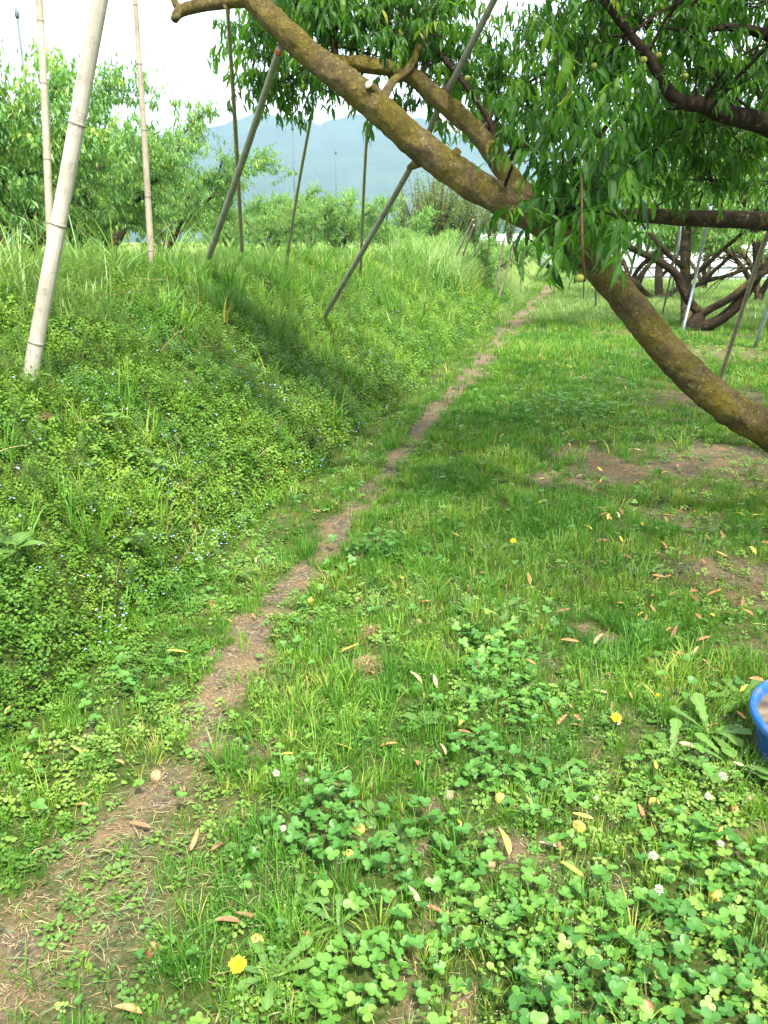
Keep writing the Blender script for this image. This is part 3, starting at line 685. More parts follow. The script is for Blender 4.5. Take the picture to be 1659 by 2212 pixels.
    tag(a.obj('grass_clippings', leafmat('lying_grass', [(0, (.07, .15, .05)), (.5, (.12, .22, .07)), (.75, (.24, .27, .10)), (1, (.34, .26, .13))], .2, .5, 0, .4), smooth=False), kind='stuff')
    # fine pale seed heads of the lawn grass
    pts = band_points([(1.2, 3, 700, 1), (3, 6, 420, 1.2), (6, 9, 120, 1.6)], rs, lambda x, y: side(x, y) > 0.3)
    k = np.clip((fbm(pts[:, 0] * 2.2, pts[:, 1] * 2.2, seed=120, o=3) - .5) * 5, 0, 1) * (1 - bare_at(pts[:, 0], pts[:, 1])); pts = pts[rs.random(len(pts)) < k]; sh = []
    for q_ in range(5):
        a = Acc(); H = rs.uniform(.06, .11); a.add([(-.0004, 0, 0), (.0004, 0, 0), (.006, 0, H)], [(0, 1, 2)], None, [(0, 0, 0)] * 3)
        for j in range(11):
            z = H * (.72 + .28 * j / 10); w_ = .016 * (1 - j / 11); c = np.array([rs.uniform(-w_, w_) + .005, rs.uniform(-w_, w_), z]); a.add(c + rs.normal(0, .0016, (3, 3)), [(0, 1, 2)], None, [(0, 0, 0)] * 3)
        sh.append(a.tri())
    grow('grass_seed_heads', simple('seed_head', [(0, (.16, .26, .09)), (1, (.32, .40, .20))], .8, 30, usevar=True), sh, pts, rs, (.8, 1.2), .2)
    # soil crumbs
    pts = band_points([(1, 3, 1800, 1), (3, 6, 500, 1.4), (6, 10, 140, 2)], rs, lambda x, y: side(x, y) > -0.1)
    k = bare_at(pts[:, 0], pts[:, 1]) * .8; pts = pts[rs.random(len(pts)) < k]
    cr = []
    for _ in range(5):
        V = np.array([(1, 0, 0), (-1, 0, 0), (0, 1, 0), (0, -1, 0), (0, 0, 1), (0, 0, -1)]) * rs.uniform(.6, 1.2, (6, 1)) * .004
        cr.append(dict(V=V, T=np.array([(0, 2, 4), (2, 1, 4), (1, 3, 4), (3, 0, 4)]), Q=np.zeros((0, 4), int), A=np.zeros((6, 3))))
    grow('soil_crumbs', simple('crumb', [(0, (.12, .08, .055)), (1, (.30, .23, .17))], .95, 30, usevar=True), cr, pts, rs, (.5, 1.6), .3)
    # tiny blue flowers on the bank
    pts = band_points([(1, 4, 520, 1), (4, 7, 380, 1.15), (7, 12, 120, 1.5)], rs, lambda x, y: (side(x, y) < .1) & (side(x, y) > -1.5))
    k = np.clip((fbm(pts[:, 0] * 2, pts[:, 1] * 2, seed=90) - .38) * 3.2, .03, 1) * np.where(-side(pts[:, 0], pts[:, 1]) > .9, .4, 1); pts = pts[rs.random(len(pts)) < k]
    fl = []
    for _ in range(4):
        a = Acc()
        for q in range(4):
            V = np.array([(0, 0, 0), (-.003, .0032, .0012), (0, .0046, .001), (.003, .0032, .0012)]); a.add(V @ (rotx(.15) @ rotz(q * math.pi / 2)).T, None, [(0, 3, 2, 1)], np.zeros((4, 3)))
        fl.append(a.tri())
    grow('speedwell_flowers', M['blue'], fl, pts, rs, (.9, 1.25), .5, .075)
build_cover()

# ------------------------------------------------------------------ foliage: drooping peach shoots
def tpl_shoot(rs, L=0.45, n=16, tilt=0.6, ll=0.13, lod=0, droop=1.0):
    """a leafy shoot from the origin, leaning along +Y by TILT, long leaves hanging from it"""
    a = Acc(); r = 0.0035; pts = []
    for i in range(5):
        t = i / 4; e = tilt + .35 * t * t
        pts.append(np.array([0, math.sin(e) * L * t, math.cos(e) * L * t]))
    if lod < 2: tube(a, pts, [r, r * .9, r * .8, r * .6, r * .4], 3, cap=False, rnd=.3)
    r0 = rs.random()
    for k in range(n):
        t = .12 + .88 * k / (n - 1); i = min(3, int(t * 4)); q = pts[i] + (pts[i + 1] - pts[i]) * (t * 4 - i)
        az = k * 2.4 + rs.normal(0, .3); s = ll * (.7 + .45 * math.sin(math.pi * min(1, t * .95))) * rs.uniform(.6, 1.2)
        W = s * rs.uniform(.19, .28); arc = rs.uniform(.2, 1.9)
        if lod == 0: lf = leaf_strip(lance, s, W, arc, rs.uniform(.15, .6), 4)
        else: lf = leaf_flat(s, W * (1.0 if lod == 1 else 1.25), arc, .4)
        M3 = rotz(az) @ rotx(-rs.uniform(.35, 1.1) * droop) @ roty(rs.normal(0, .35))
        place(a, lf, M3, q, r0 * .5 + rs.random() * .5)
    return a.tri()
rs = np.random.default_rng(5)
SH0 = [tpl_shoot(rs, rs.uniform(.28, .5), 15, t, .12, 0) for t in (.2, .5, .9, 1.3, 1.7, 2.1) for _ in range(2)]
SH1 = [tpl_shoot(rs, rs.uniform(.3, .55), 15, t, .13, 1) for t in (.1, .5, .9, 1.3, 1.6) for _ in range(2)]
SH2 = [tpl_shoot(rs, rs.uniform(.35, .6), 11, t, .17, 2) for t in (.1, .6, 1.1, 1.5) for _ in range(2)]

def twig(acc, q, c, r, rs, lim=1.3):
    q = np.asarray(q, float); c = np.asarray(c, float); L = np.linalg.norm(c - q)
    if L > lim: q = c + (q - c) * lim / L; L = lim
    m1 = q + (c - q) * .35 + rs.normal(0, .07, 3) * L + [0, 0, .10 * L]; m2 = q + (c - q) * .7 + rs.normal(0, .07, 3) * L + [0, 0, .12 * L]
    tube(acc, [q, m1, m2, c], [r, r * .7, r * .5, r * .3], 5, .06)
def shoots(acc, tpls, pos, rs, scl=(.8, 1.2), bias=None, yaw=None):
    n = len(pos); pos = np.asarray(pos, float)
    rnd = np.clip(rs.beta(2.2, 3.0, n) * .95 + (0 if bias is None else bias), 0, .96)
    tile(acc, tpls, pos, rs.uniform(0, 2 * np.pi, n) if yaw is None else yaw, rs.uniform(*scl, n) if len(scl) == 2 else np.array(scl) * rs.uniform(.8, 1.2, n), rnd, rs, .12)

def grow_tree(seed, H=3.4, R=3.0, nl=5, sec=9, per=11, tpls=None, trunk_r=.11, sides=8, fork=.35, low=.2):
    """open vase shaped orchard tree: returns wood Acc, crown Acc"""
    rs = np.random.default_rng(seed); wood = Acc(); crown = Acc(); sp = []
    tube(wood, [(0, 0, -.1), (rs.normal(0, .03), 0, .1), (0, 0, fork)], [trunk_r * 1.35, trunk_r * 1.05, trunk_r], sides + 4, .08, .12, 6, seed)
    for k in range(nl):
        az = 2 * math.pi * k / nl + rs.normal(0, .25); Rk = R * rs.uniform(.75, 1.08); Hk = H * rs.uniform(.62, .95)
        d = np.array([math.cos(az), math.sin(az), 0]); sdv = np.array([-d[1], d[0], 0]); pts = [np.array([0, 0, fork * .75])]
        for t in (.15, .35, .55, .8, 1.0):
            pts.append(d * Rk * t * (.85 + .15 * t) + np.array([0, 0, fork + (Hk - fork) * (t ** .8)]) + sdv * rs.normal(0, .16) + np.array([0, 0, rs.normal(0, .06)]))
        rr = [trunk_r * .7, trunk_r * .62, trunk_r * .5, trunk_r * .38, trunk_r * .24, trunk_r * .1]
        tube(wood, pts, rr, sides, .14, .14, 6, seed + k)
        cp, cr = catmull(pts, rr, .12)
        for j in range(sec):
            t = rs.uniform(.25, 1.0); q = cp[int(t * (len(cp) - 1))]; a2 = az + rs.normal(0, 1.1) ; Ls = rs.uniform(.6, 1.3) * (1.15 - .5 * t) * R / 3
            up = rs.uniform(-.75, .8); dd = np.array([math.cos(a2), math.sin(a2), up]); dd /= np.linalg.norm(dd)
            bp = [q, q + dd * Ls * .35 + rs.normal(0, .04, 3), q + dd * Ls * .7 + rs.normal(0, .06, 3), q + dd * Ls + np.array([0, 0, -.1])]
            r1 = max(.008, cr[int(t * (len(cr) - 1))] * .35); tube(wood, bp, [r1, r1 * .75, r1 * .5, r1 * .25], 5, .2)
            for i in range(per):
                u = rs.uniform(.15, 1.05) * 2.999; i0 = min(2, int(u)); p = bp[i0] + (bp[i0 + 1] - bp[i0]) * (u - i0) + rs.normal(0, .07, 3)
                if p[2] > low: sp.append(p)
    sp = np.array(sp); shoots(crown, tpls, sp, rs)
    return wood, crown
def put_tree(name, loc, mw, mc, label, cat='peach tree', group=None, wood='trunk', rot=0, s=1.0, wm=None, lm=None):
    t = thing(name, label, cat, loc, group); t.rotation_euler = (0, 0, rot); t.scale = (s, s, s)
    for nm, me in ((wood, mw), ('crown', mc)):
        o = bpy.data.objects.new(nm, me); C.objects.link(o); o.parent = t
    return t

# ------------------------------------------------------------------ the near tree
def Pw(a): return [P(x, y, d) for x, y, d, w_ in a], [w_ * d / FPX / 2 for x, y, d, w_ in a]
def near_tree():
    rs = np.random.default_rng(3)
    t = thing('peach_tree', 'big near peach tree with a long mossy limb slanting down to the lower right', 'peach tree', (0, 0, 0))
    base = np.array([3.55, 5.25, -.12])
    t.location = (3.55, 5.25, 0); off = np.array(t.location)
    def part(acc, name, mat, sm=True):
        o = acc.obj(name, mat, t, sm); o.location = -Vector(t.location); return o
    A_ = [(1880, 1075, 5.0, 96), (1760, 1000, 4.75, 88), (1659, 930, 4.6, 80), (1560, 870, 4.5, 75), (1450, 768, 4.45, 72), (1355, 650, 4.4, 70), (1275, 560, 4.35, 70), (1190, 490, 4.3, 72), (1080, 430, 4.3, 70),
          (980, 370, 4.3, 70), (890, 300, 4.25, 68), (815, 232, 4.2, 68), (740, 172, 4.15, 62), (675, 122, 4.15, 58), (610, 62, 4.1, 56), (555, 5, 4.1, 54), (510, -60, 4.1, 52), (470, -150, 4.1, 45)]
    p, r = Pw(A_); a = Acc(); tube(a, p, [q * .95 for q in r], 72, .011, .15, 21, 1); part(a, 'limb', M['bark'])
    a = Acc(); tube(a, [base, base + [0, 0, .25], base + [-.1, -.02, .55], base + [-.12, -.05, .9]], [.26, .2, .17, .14], 22, .05, .12, 6, 2)
    tube(a, [base + [-.02, 0, .2], P(1880, 1075, 5.0)], [.17, .14], 22, .05, .1, 6, 3); part(a, 'trunk', M['bark'])
    B_ = [(560, -4, 4.1, 40), (520, -2, 4.1, 34), (480, 4, 4.1, 30), (440, 10, 4.1, 27), (405, 18, 4.1, 25), (385, 28, 4.1, 22), (377, 42, 4.08, 17)]
    p, r = Pw(B_); a = Acc(); tube(a, p, r, 20, .02, .14, 14, 4)
    p, r = Pw([(392, 22, 4.1, 18), (380, 10, 4.1, 15), (374, -4, 4.1, 13)]); tube(a, p, r, 12, .02, .15, 14, 5)
    p, r = Pw([(482, 8, 4.1, 12), (487, 16, 4.08, 7), (492, 26, 4.08, 3)]); tube(a, p, r, 8, .02, .15, 14, 5)
    part(a, 'branch', M['bark'])
    C_ = [(1270, 560, 4.5, 50), (1215, 500, 4.62, 56), (1165, 452, 4.7, 52), (1120, 408, 4.78, 48), (1078, 352, 4.85, 44), (1040, 298, 4.9, 40), (990, 248, 4.9, 42), (940, 208, 4.9, 40), (895, 168, 4.9, 36), (850, 150, 4.9, 32), (790, 140, 4.9, 34), (730, 138, 4.85, 36), (690, 128, 4.6, 34)]
    p, r = Pw(C_); a = Acc(); tube(a, p, r, 48, .012, .16, 22, 6); part(a, 'limb', M['bark'])
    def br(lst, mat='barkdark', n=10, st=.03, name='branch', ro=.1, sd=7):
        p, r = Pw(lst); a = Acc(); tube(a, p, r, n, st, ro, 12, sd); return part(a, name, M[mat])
    br([(822, 222, 4.2, 34), (812, 200, 4.15, 26), (797, 184, 4.1, 20)], 'bark', 14)
    a = Acc(); c = P(797, 184, 4.1); dv = P(797, 184, 4.1) - P(822, 222, 4.2); dv /= np.linalg.norm(dv); tube(a, [c + dv * .001, c + dv * .008], [.025, .022], 14); part(a, 'cut_face', M['cut'])
    br([(825, 215, 4.25, 22), (850, 175, 4.5, 17), (882, 150, 4.8, 16), (905, 105, 4.85, 16), (912, 75, 4.9, 15), (905, 40, 4.95, 12), (888, 0, 5.0, 10), (870, -60, 5.0, 8)], 'bark', 12)
    br([(970, 362, 4.28, 30), (980, 338, 4.25, 22), (990, 324, 4.22, 16)], 'bark', 12, ro=.2)
    br([(905, 350, 4.3, 22), (892, 358, 4.35, 16), (884, 362, 4.4, 12)], 'bark', 10)
    br([(1068, 350, 4.85, 14), (1062, 270, 4.9, 13), (1000, 175, 5.0, 13), (945, 110, 5.05, 12), (925, 60, 5.1, 12), (915, 0, 5.2, 9)], sd=8)
    br([(1130, 430, 4.8, 18), (1200, 380, 4.9, 16), (1260, 330, 5.0, 12), (1330, 250, 5.0, 8)], sd=9)
    br([(1170, 465, 4.7, 24), (1240, 425, 4.8, 20), (1310, 400, 4.9, 14), (1380, 390, 5.0, 10)], sd=10)
    br([(1085, 380, 4.85, 10), (1140, 270, 4.9, 8), (1200, 180, 4.8, 6)], sd=11)
    br([(1025, 280, 4.9, 9), (1110, 200, 5.0, 7), (1190, 150, 5.1, 5)], sd=12)
    br([(1256, 360, 3.7, 3.6), (1257, 450, 3.7, 4.5), (1258, 540, 3.75, 6), (1262, 606, 3.9, 8)], 'twig', 6, name='twig')
    # dark limbs at the upper right
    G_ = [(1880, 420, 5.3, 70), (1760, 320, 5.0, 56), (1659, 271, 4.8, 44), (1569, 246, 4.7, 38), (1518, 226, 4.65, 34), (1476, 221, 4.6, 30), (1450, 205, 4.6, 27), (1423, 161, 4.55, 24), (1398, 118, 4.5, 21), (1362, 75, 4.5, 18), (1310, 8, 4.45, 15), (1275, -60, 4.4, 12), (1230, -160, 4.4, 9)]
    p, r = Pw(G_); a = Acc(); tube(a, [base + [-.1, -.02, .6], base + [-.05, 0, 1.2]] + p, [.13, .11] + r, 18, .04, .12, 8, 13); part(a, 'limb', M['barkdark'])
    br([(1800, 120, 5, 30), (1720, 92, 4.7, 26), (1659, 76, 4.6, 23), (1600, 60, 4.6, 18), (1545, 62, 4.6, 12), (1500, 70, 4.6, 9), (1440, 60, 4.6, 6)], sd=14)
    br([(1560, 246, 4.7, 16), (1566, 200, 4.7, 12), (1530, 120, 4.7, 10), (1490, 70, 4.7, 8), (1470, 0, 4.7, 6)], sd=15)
    # leaves: clumps along the branches (picture x, y, half width, half height, distance, spread, how many)
    clumps = [(548, 80, 26, 40, 5.2, .25, 10), (580, 120, 36, 46, 5.4, .3, 20), (600, 185, 60, 30, 5.6, .3, 24), (660, 180, 50, 30, 5.7, .3, 20), (715, 200, 40, 14, 5.7, .25, 9), (560, 205, 20, 14, 5.6, .2, 5),
              (640, 10, 60, 60, 4.9, .3, 28), (720, 40, 90, 60, 4.9, .4, 46), (800, 40, 90, 70, 5.0, .4, 46), (890, 60, 80, 70, 5.0, .5, 40), (950, 120, 70, 80, 5.4, .3, 36), (780, 110, 90, 30, 5.1, .2, 14),
              (1000, 190, 70, 60, 5.9, .4, 30), (860, 235, 70, 14, 5.7, .2, 12), (1080, 170, 60, 50, 5.9, .4, 26), (1130, 230, 90, 60, 5.4, .5, 22), (1060, 300, 50, 40, 5.3, .3, 14),
              (1180, 170, 80, 60, 5.2, .5, 22), (1215, 60, 80, 50, 5.0, .5, 22), (1290, 90, 90, 60, 4.9, .5, 36), (1380, 50, 100, 50, 4.9, .5, 40), (1480, 30, 90, 40, 4.9, .5, 34), (1580, 10, 100, 30, 4.9, .5, 30),
              (1330, 165, 50, 44, 4.9, .4, 10), (1480, 130, 50, 34, 4.8, .4, 9), (1560, 190, 50, 40, 4.8, .4, 16), (1620, 170, 50, 40, 4.8, .4, 14), (1520, 290, 90, 50, 5.6, .5, 38), (1620, 330, 70, 60, 5.6, .5, 36),
              (1230, 230, 56, 66, 4.6, .4, 22), (1250, 320, 50, 56, 4.1, .4, 17), (1200, 260, 46, 46, 4.7, .4, 9), (1150, 320, 40, 30, 5.0, .3, 8), (1265, 410, 50, 50, 3.9, .3, 18), (1310, 370, 36, 46, 4.0, .3, 11),
              (1125, 320, 24, 14, 4.0, .1, 3), (1215, 340, 36, 26, 3.9, .2, 6), (1310, 430, 36, 40, 3.9, .2, 8), (1250, 470, 34, 22, 3.9, .2, 6), (1265, 500, 40, 20, 3.85, .2, 7), (1196, 492, 16, 10, 3.9, .1, 4), (1330, 470, 20, 30, 3.7, .2, 4),
              (1350, 300, 50, 60, 5.6, .5, 12), (1400, 370, 70, 50, 5.8, .5, 26), (1450, 260, 60, 50, 5.6, .5, 22), (1540, 390, 80, 34, 6.0, .5, 28), (1350, 230, 40, 50, 5.6, .5, 14), (985, 20, 50, 26, 5.4, .3, 12)]
    pos = []; psc = []; cr = Acc(); tw = cr; cr.mi = 1
    limbs = np.array([P(x, y, d) for x, y, d, w_ in A_ + C_ + G_])
    for (x, y, rx, ry, d, sp, n) in clumps:
        n = max(3, int(n * (.7 if d < 4.25 else 1.3)))
        c = P(x, y, d); q = limbs[np.argmin(((limbs - c) ** 2).sum(1))]
        twig(tw, q, c, .011, rs)
        for k in range(n):
            u = rs.normal(0, .5, 3); e = P(x + rx * u[0] * 1.1, y + ry * u[1] * 1.1 - 12, d + sp * u[2]); pos.append(e); psc.append(.95 if d < 4.25 else .74)
            if k % 3 == 0: tube(tw, [c, (c + e) / 2 + rs.normal(0, .02, 3), e], [.005, .004, .003], 4)
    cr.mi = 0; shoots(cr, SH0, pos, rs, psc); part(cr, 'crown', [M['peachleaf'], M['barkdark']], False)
    # the rest of the crown above and behind the picture's frame
    up = Acc(); n = 2700
    q = np.stack([rs.uniform(.5, 6.6, n), rs.uniform(.6, 9, n), rs.uniform(2.5, 4.3, n)], 1)
    px, py, dd = proj(q[:, 0], q[:, 1], q[:, 2])
    k = ((py < -50) | (px > 1740) | (dd < .2)) & (fbm(q[:, 0] * .9, q[:, 1] * .9, seed=3) > .41) & (np.hypot(q[:, 0] - 3, q[:, 1] - 4.8) < 3.9)
    q = q[k]; shoots(up, SH1, q, rs, (.8, 1.2)); up.mi = 1
    lg = np.array([P(x, y, d) for x, y, d, w_ in C_[3:] + G_])
    for e in q[::8]:
        c = lg[np.argmin(((lg - e) ** 2).sum(1))]; twig(up, c, e, .01, rs, 1.2)
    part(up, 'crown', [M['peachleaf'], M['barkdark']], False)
    # unripe fruit hanging in it
    for (x, y, d, s) in ((1252, 601, 3.75, .022), (1236, 150, 4.6, .02), (1283, 143, 4.5, .02), (1390, 130, 4.5, .022), (1422, 120, 4.5, .02), (585, 160, 4.5, .018), (1125, 255, 5, .018), (1010, 170, 4.9, .02), (1480, 165, 4.6, .02)):
        a = Acc(); peach_shape(a, s); o = a.obj('fruit', M['fruit_green'], t); o.location = Vector(P(x, y, d)) - Vector(t.location)
def peach_shape(a, R, nu=20, nv=14, squash=.92):
    V = []; 
    for i in range(nv + 1):
        th = math.pi * i / nv
        for j in range(nu):
            ph = 2 * math.pi * j / nu; g = 1 - .10 * math.exp(-(math.sin(ph / 2) / .18) ** 2) * math.sin(th)
            r = R * g * (1 - .12 * math.exp(-(th / .3) ** 2)); V.append((r * math.sin(th) * math.cos(ph), r * math.sin(th) * math.sin(ph), r * math.cos(th) * squash))
    i = np.arange(nv)[:, None] * nu; j = np.arange(nu)[None]; Q = np.stack([i + j, i + (j + 1) % nu, i + nu + (j + 1) % nu, i + nu + j], -1).reshape(-1, 4)[:, ::-1]
    a.add(V, None, Q)
M['fruit_green'] = simple('unripe_peach', [(0, (.14, .20, .03)), (1, (.30, .30, .06))], .7, 30)
near_tree()

# ------------------------------------------------------------------ other orchard trees
def right_trees():
    # tree out of frame on the right that sends one level limb into the picture
    rs = np.random.default_rng(31)
    b = np.array([5.0, 8.2, -.05]); t = thing('peach_tree', 'peach tree at the right edge sending one thick level limb into the picture', 'peach tree', tuple(b))
    def part(acc, name, mat, sm=True): o = acc.obj(name, M[mat] if isinstance(mat, str) else [M[q_] for q_ in mat], t, sm); o.location = -Vector(t.location); return o
    F_ = [(1900, 500, 7.4, 46), (1780, 486, 7.0, 42), (1659, 479, 6.7, 38), (1580, 474, 6.6, 36), (1500, 472, 6.5, 34), (1430, 468, 6.5, 32), (1370, 464, 6.5, 30), (1320, 466, 6.6, 24), (1270, 455, 6.7, 17), (1200, 420, 6.8, 10)]
    p, r = Pw(F_); a = Acc(); tube(a, [b + [0, 0, .9], b + [-.1, 0, 1.4]] + p[1:], [.12, .11] + r[1:], 20, .04, .12, 8, 3); part(a, 'limb', 'barkfar')
    a = Acc(); tube(a, [b, b + [0, 0, .5], b + [0, 0, 1.0], b + [.3, .3, 1.6], b + [.8, .9, 2.6]], [.2, .16, .14, .1, .06], 16, .1, .12, 6, 4); part(a, 'trunk', 'barkfar')
    cr = Acc(); n = 1000; q = np.stack([rs.uniform(2.0, 7.5, n), rs.uniform(6.0, 10.5, n), rs.uniform(2.05, 3.6, n)], 1)
    q = q[fbm(q[:, 0] * 1.3, q[:, 1] * 1.3, seed=12) > .40]; shoots(cr, SH1, q, rs, (.8, 1.1)); cr.mi = 1; tw = cr
    for e in q[::5]: c = p[int(rs.integers(2, 8))]; twig(tw, c, e, .008, rs, .7)
    part(cr, 'crown', ('peachleaf', 'barkdark'), False)
    # the vase shaped tree in the middle distance
    D = 16.5
    g = GR(1497, 712); D = g[1] * CP + EYE * SP - 0
    t2 = thing('peach_tree', 'spreading dark peach tree with a low V of limbs and a pale upright trunk', 'peach tree', tuple(g))
    def part2(acc, name, mat, sm=True): o = acc.obj(name, M[mat] if isinstance(mat, str) else [M[q_] for q_ in mat], t2, sm); o.location = -Vector(t2.location); return o
    def ln(lst, mat='barkdark', nm='limb', ro=.12, n=12, st=.1, sd=1): p, r = Pw([(x, y, D + dd, w_) for x, y, dd, w_ in lst]); a = Acc(); tube(a, p, r, n, st, ro, 4, sd); part2(a, nm, mat)
    ln([(1484, 718, .4, 34), (1484, 690, .4, 26), (1482, 630, .5, 23), (1480, 570, .6, 22), (1482, 500, .7, 20), (1484, 440, .8, 16), (1480, 380, 1, 12)], 'barkfar', 'trunk', .1, 16)
    ln([(1497, 722, 0, 46), (1500, 704, -.1, 38), (1508, 686, -.1, 30), (1515, 672, -.1, 24)], nm='trunk', n=16)
    ln([(1515, 678, -.1, 22), (1500, 664, -.2, 19), (1482, 640, -.3, 18), (1470, 615, -.4, 18), (1460, 592, -.5, 17), (1427, 567, -.7, 16), (1373, 540, -1, 14), (1330, 520, -1.2, 11), (1290, 490, -1.3, 8)])
    ln([(1512, 680, -.1, 20), (1545, 662, -.4, 16), (1573, 647, -.7, 16), (1617, 612, -1, 15), (1665, 578, -1.2, 13), (1740, 520, -1.4, 9)], 'barkfar')
    ln([(1500, 708, -.1, 26), (1540, 698, -.3, 24), (1573, 677, -.5, 24), (1600, 648, -.7, 24), (1624, 612, -.9, 25), (1645, 579, -1, 25), (1680, 530, -1.1, 20), (1730, 450, -1.2, 14)])
    ln([(1640, 590, -.9, 22), (1634, 520, -1, 20), (1624, 460, -1, 18), (1598, 405, -1.1, 17), (1572, 350, -1.2, 14), (1580, 300, -1.2, 11), (1600, 220, -1.2, 8)])
    ln([(1488, 602, .5, 11), (1520, 578, .4, 10), (1560, 540, .2, 9), (1597, 510, 0, 8), (1630, 470, 0, 5)], 'barkfar', 'branch')
    ln([(1488, 622, .5, 10), (1530, 606, .4, 9), (1575, 594, .2, 8), (1635, 572, 0, 8), (1680, 560, 0, 5)], 'barkfar', 'branch')
    ln([(1474, 576, .5, 12), (1445, 550, .3, 11), (1418, 522, .1, 10), (1392, 487, 0, 10), (1370, 450, 0, 6)], 'barkfar', 'branch')
    ln([(1600, 402, -1.1, 10), (1560, 372, -1.3, 9), (1510, 355, -1.4, 8), (1470, 352, -1.5, 5)], nm='branch')
    cr = Acc(); tw = cr; cr.mi = 1; pos = []
    for (x, y, rx, ry, dd, sp, n) in ((1400, 300, 70, 60, -1, 1.2, 60), (1500, 270, 70, 60, 0, 1.5, 60), (1600, 300, 70, 80, 0, 1.5, 70), (1340, 380, 70, 60, -1.5, 1, 55), (1440, 390, 80, 50, 0, 1.6, 70), (1540, 410, 80, 40, 0, 1.6, 70),
                                     (1640, 420, 60, 60, 0, 1.6, 60), (1300, 470, 50, 40, -1, .8, 26), (1340, 510, 40, 24, -1, .6, 14), (1400, 480, 70, 20, .6, 1, 26), (1540, 470, 70, 26, 1, 1.6, 50), (1640, 510, 50, 30, .5, 1.2, 24), (1600, 480, 50, 20, .5, 1, 20), (1760, 400, 90, 90, 0, 1.5, 60), (1290, 340, 60, 50, -1, 1, 36), (1230, 420, 60, 50, -1, 1, 30)):
        c = P(x, y, D + dd)
        for k in range(n):
            u = rs.normal(0, .55, 3); e = P(x + rx * u[0], y + ry * u[1] - 10, D + dd + sp * u[2]); pos.append(e)
            if k % 5 == 0: twig(tw, c, e, .016, rs, 1.6)
    cr.mi = 0; shoots(cr, SH2, pos, rs, (1.0, 1.5)); part2(cr, 'crown', ('farleaf', 'barkdark'), False)
right_trees()
def straight_tree():
    rs = np.random.default_rng(37); g = GR(1424, 650); D = g[1] * CP + EYE * SP
    t = thing('peach_tree', 'peach tree with a straight dark trunk left of the pale trunked one', 'peach tree', tuple(g), 'peach trees on the level orchard floor')
    def ln(lst, nm, mat='barkfar', ro=.1, n=12): p, r = Pw([(x, y, D + dd, w_) for x, y, dd, w_ in lst]); a = Acc(); tube(a, p, r, n, .12, ro, 4, 5); o = a.obj(nm, M[mat], t); o.location = -Vector(t.location)
    ln([(1424, 656, 0, 26), (1424, 640, 0, 18), (1423, 590, 0, 17), (1427, 530, 0, 15), (1424, 470, 0, 13), (1430, 400, 0, 8)], 'trunk')
    ln([(1420, 648, 0, 16), (1400, 640, -.4, 14), (1375, 614, -1, 13), (1345, 590, -1.5, 11), (1310, 560, -2, 7)], 'limb')
    ln([(1428, 646, 0, 13), (1450, 632, .2, 11), (1475, 615, .4, 10), (1510, 585, .5, 8), (1540, 540, .5, 6)], 'limb')
    ln([(1424, 600, 0, 9), (1440, 585, .2, 8), (1456, 565, .3, 6), (1470, 540, .3, 4)], 'branch', 'barkdark')
    ln([(1380, 618, -.8, 7), (1392, 590, -.8, 6), (1410, 566, -.8, 4)], 'branch', 'barkdark')
    cr = Acc(); pos = []; cr.mi = 1
    for (x, y, rx, ry, dd, sp, n) in ((1330, 500, 60, 40, -2, 1.5, 50), (1400, 500, 60, 34, 0, 1.5, 50), (1380, 430, 90, 50, 0, 2, 70), (1470, 470, 70, 50, 0, 2, 60), (1540, 500, 60, 36, .5, 1.5, 40), (1290, 540, 40, 24, -2, 1, 20), (1290, 440, 60, 50, -1, 2, 50), (1560, 420, 80, 50, 0, 2, 60)):
        c = P(x, y, D + dd)
        for k in range(n):
            u = rs.normal(0, .55, 3); e = P(x + rx * u[0], y + ry * u[1] - 8, D + dd + sp * u[2]); pos.append(e)
            if k % 6 == 0: twig(cr, c, e, .02, rs, 2)
    cr.mi = 0; shoots(cr, SH2, pos, rs, (1.3, 1.9)); o = cr.obj('crown', [M['farleaf'], M['barkdark']], t, False); o.location = -Vector(t.location)
straight_tree()

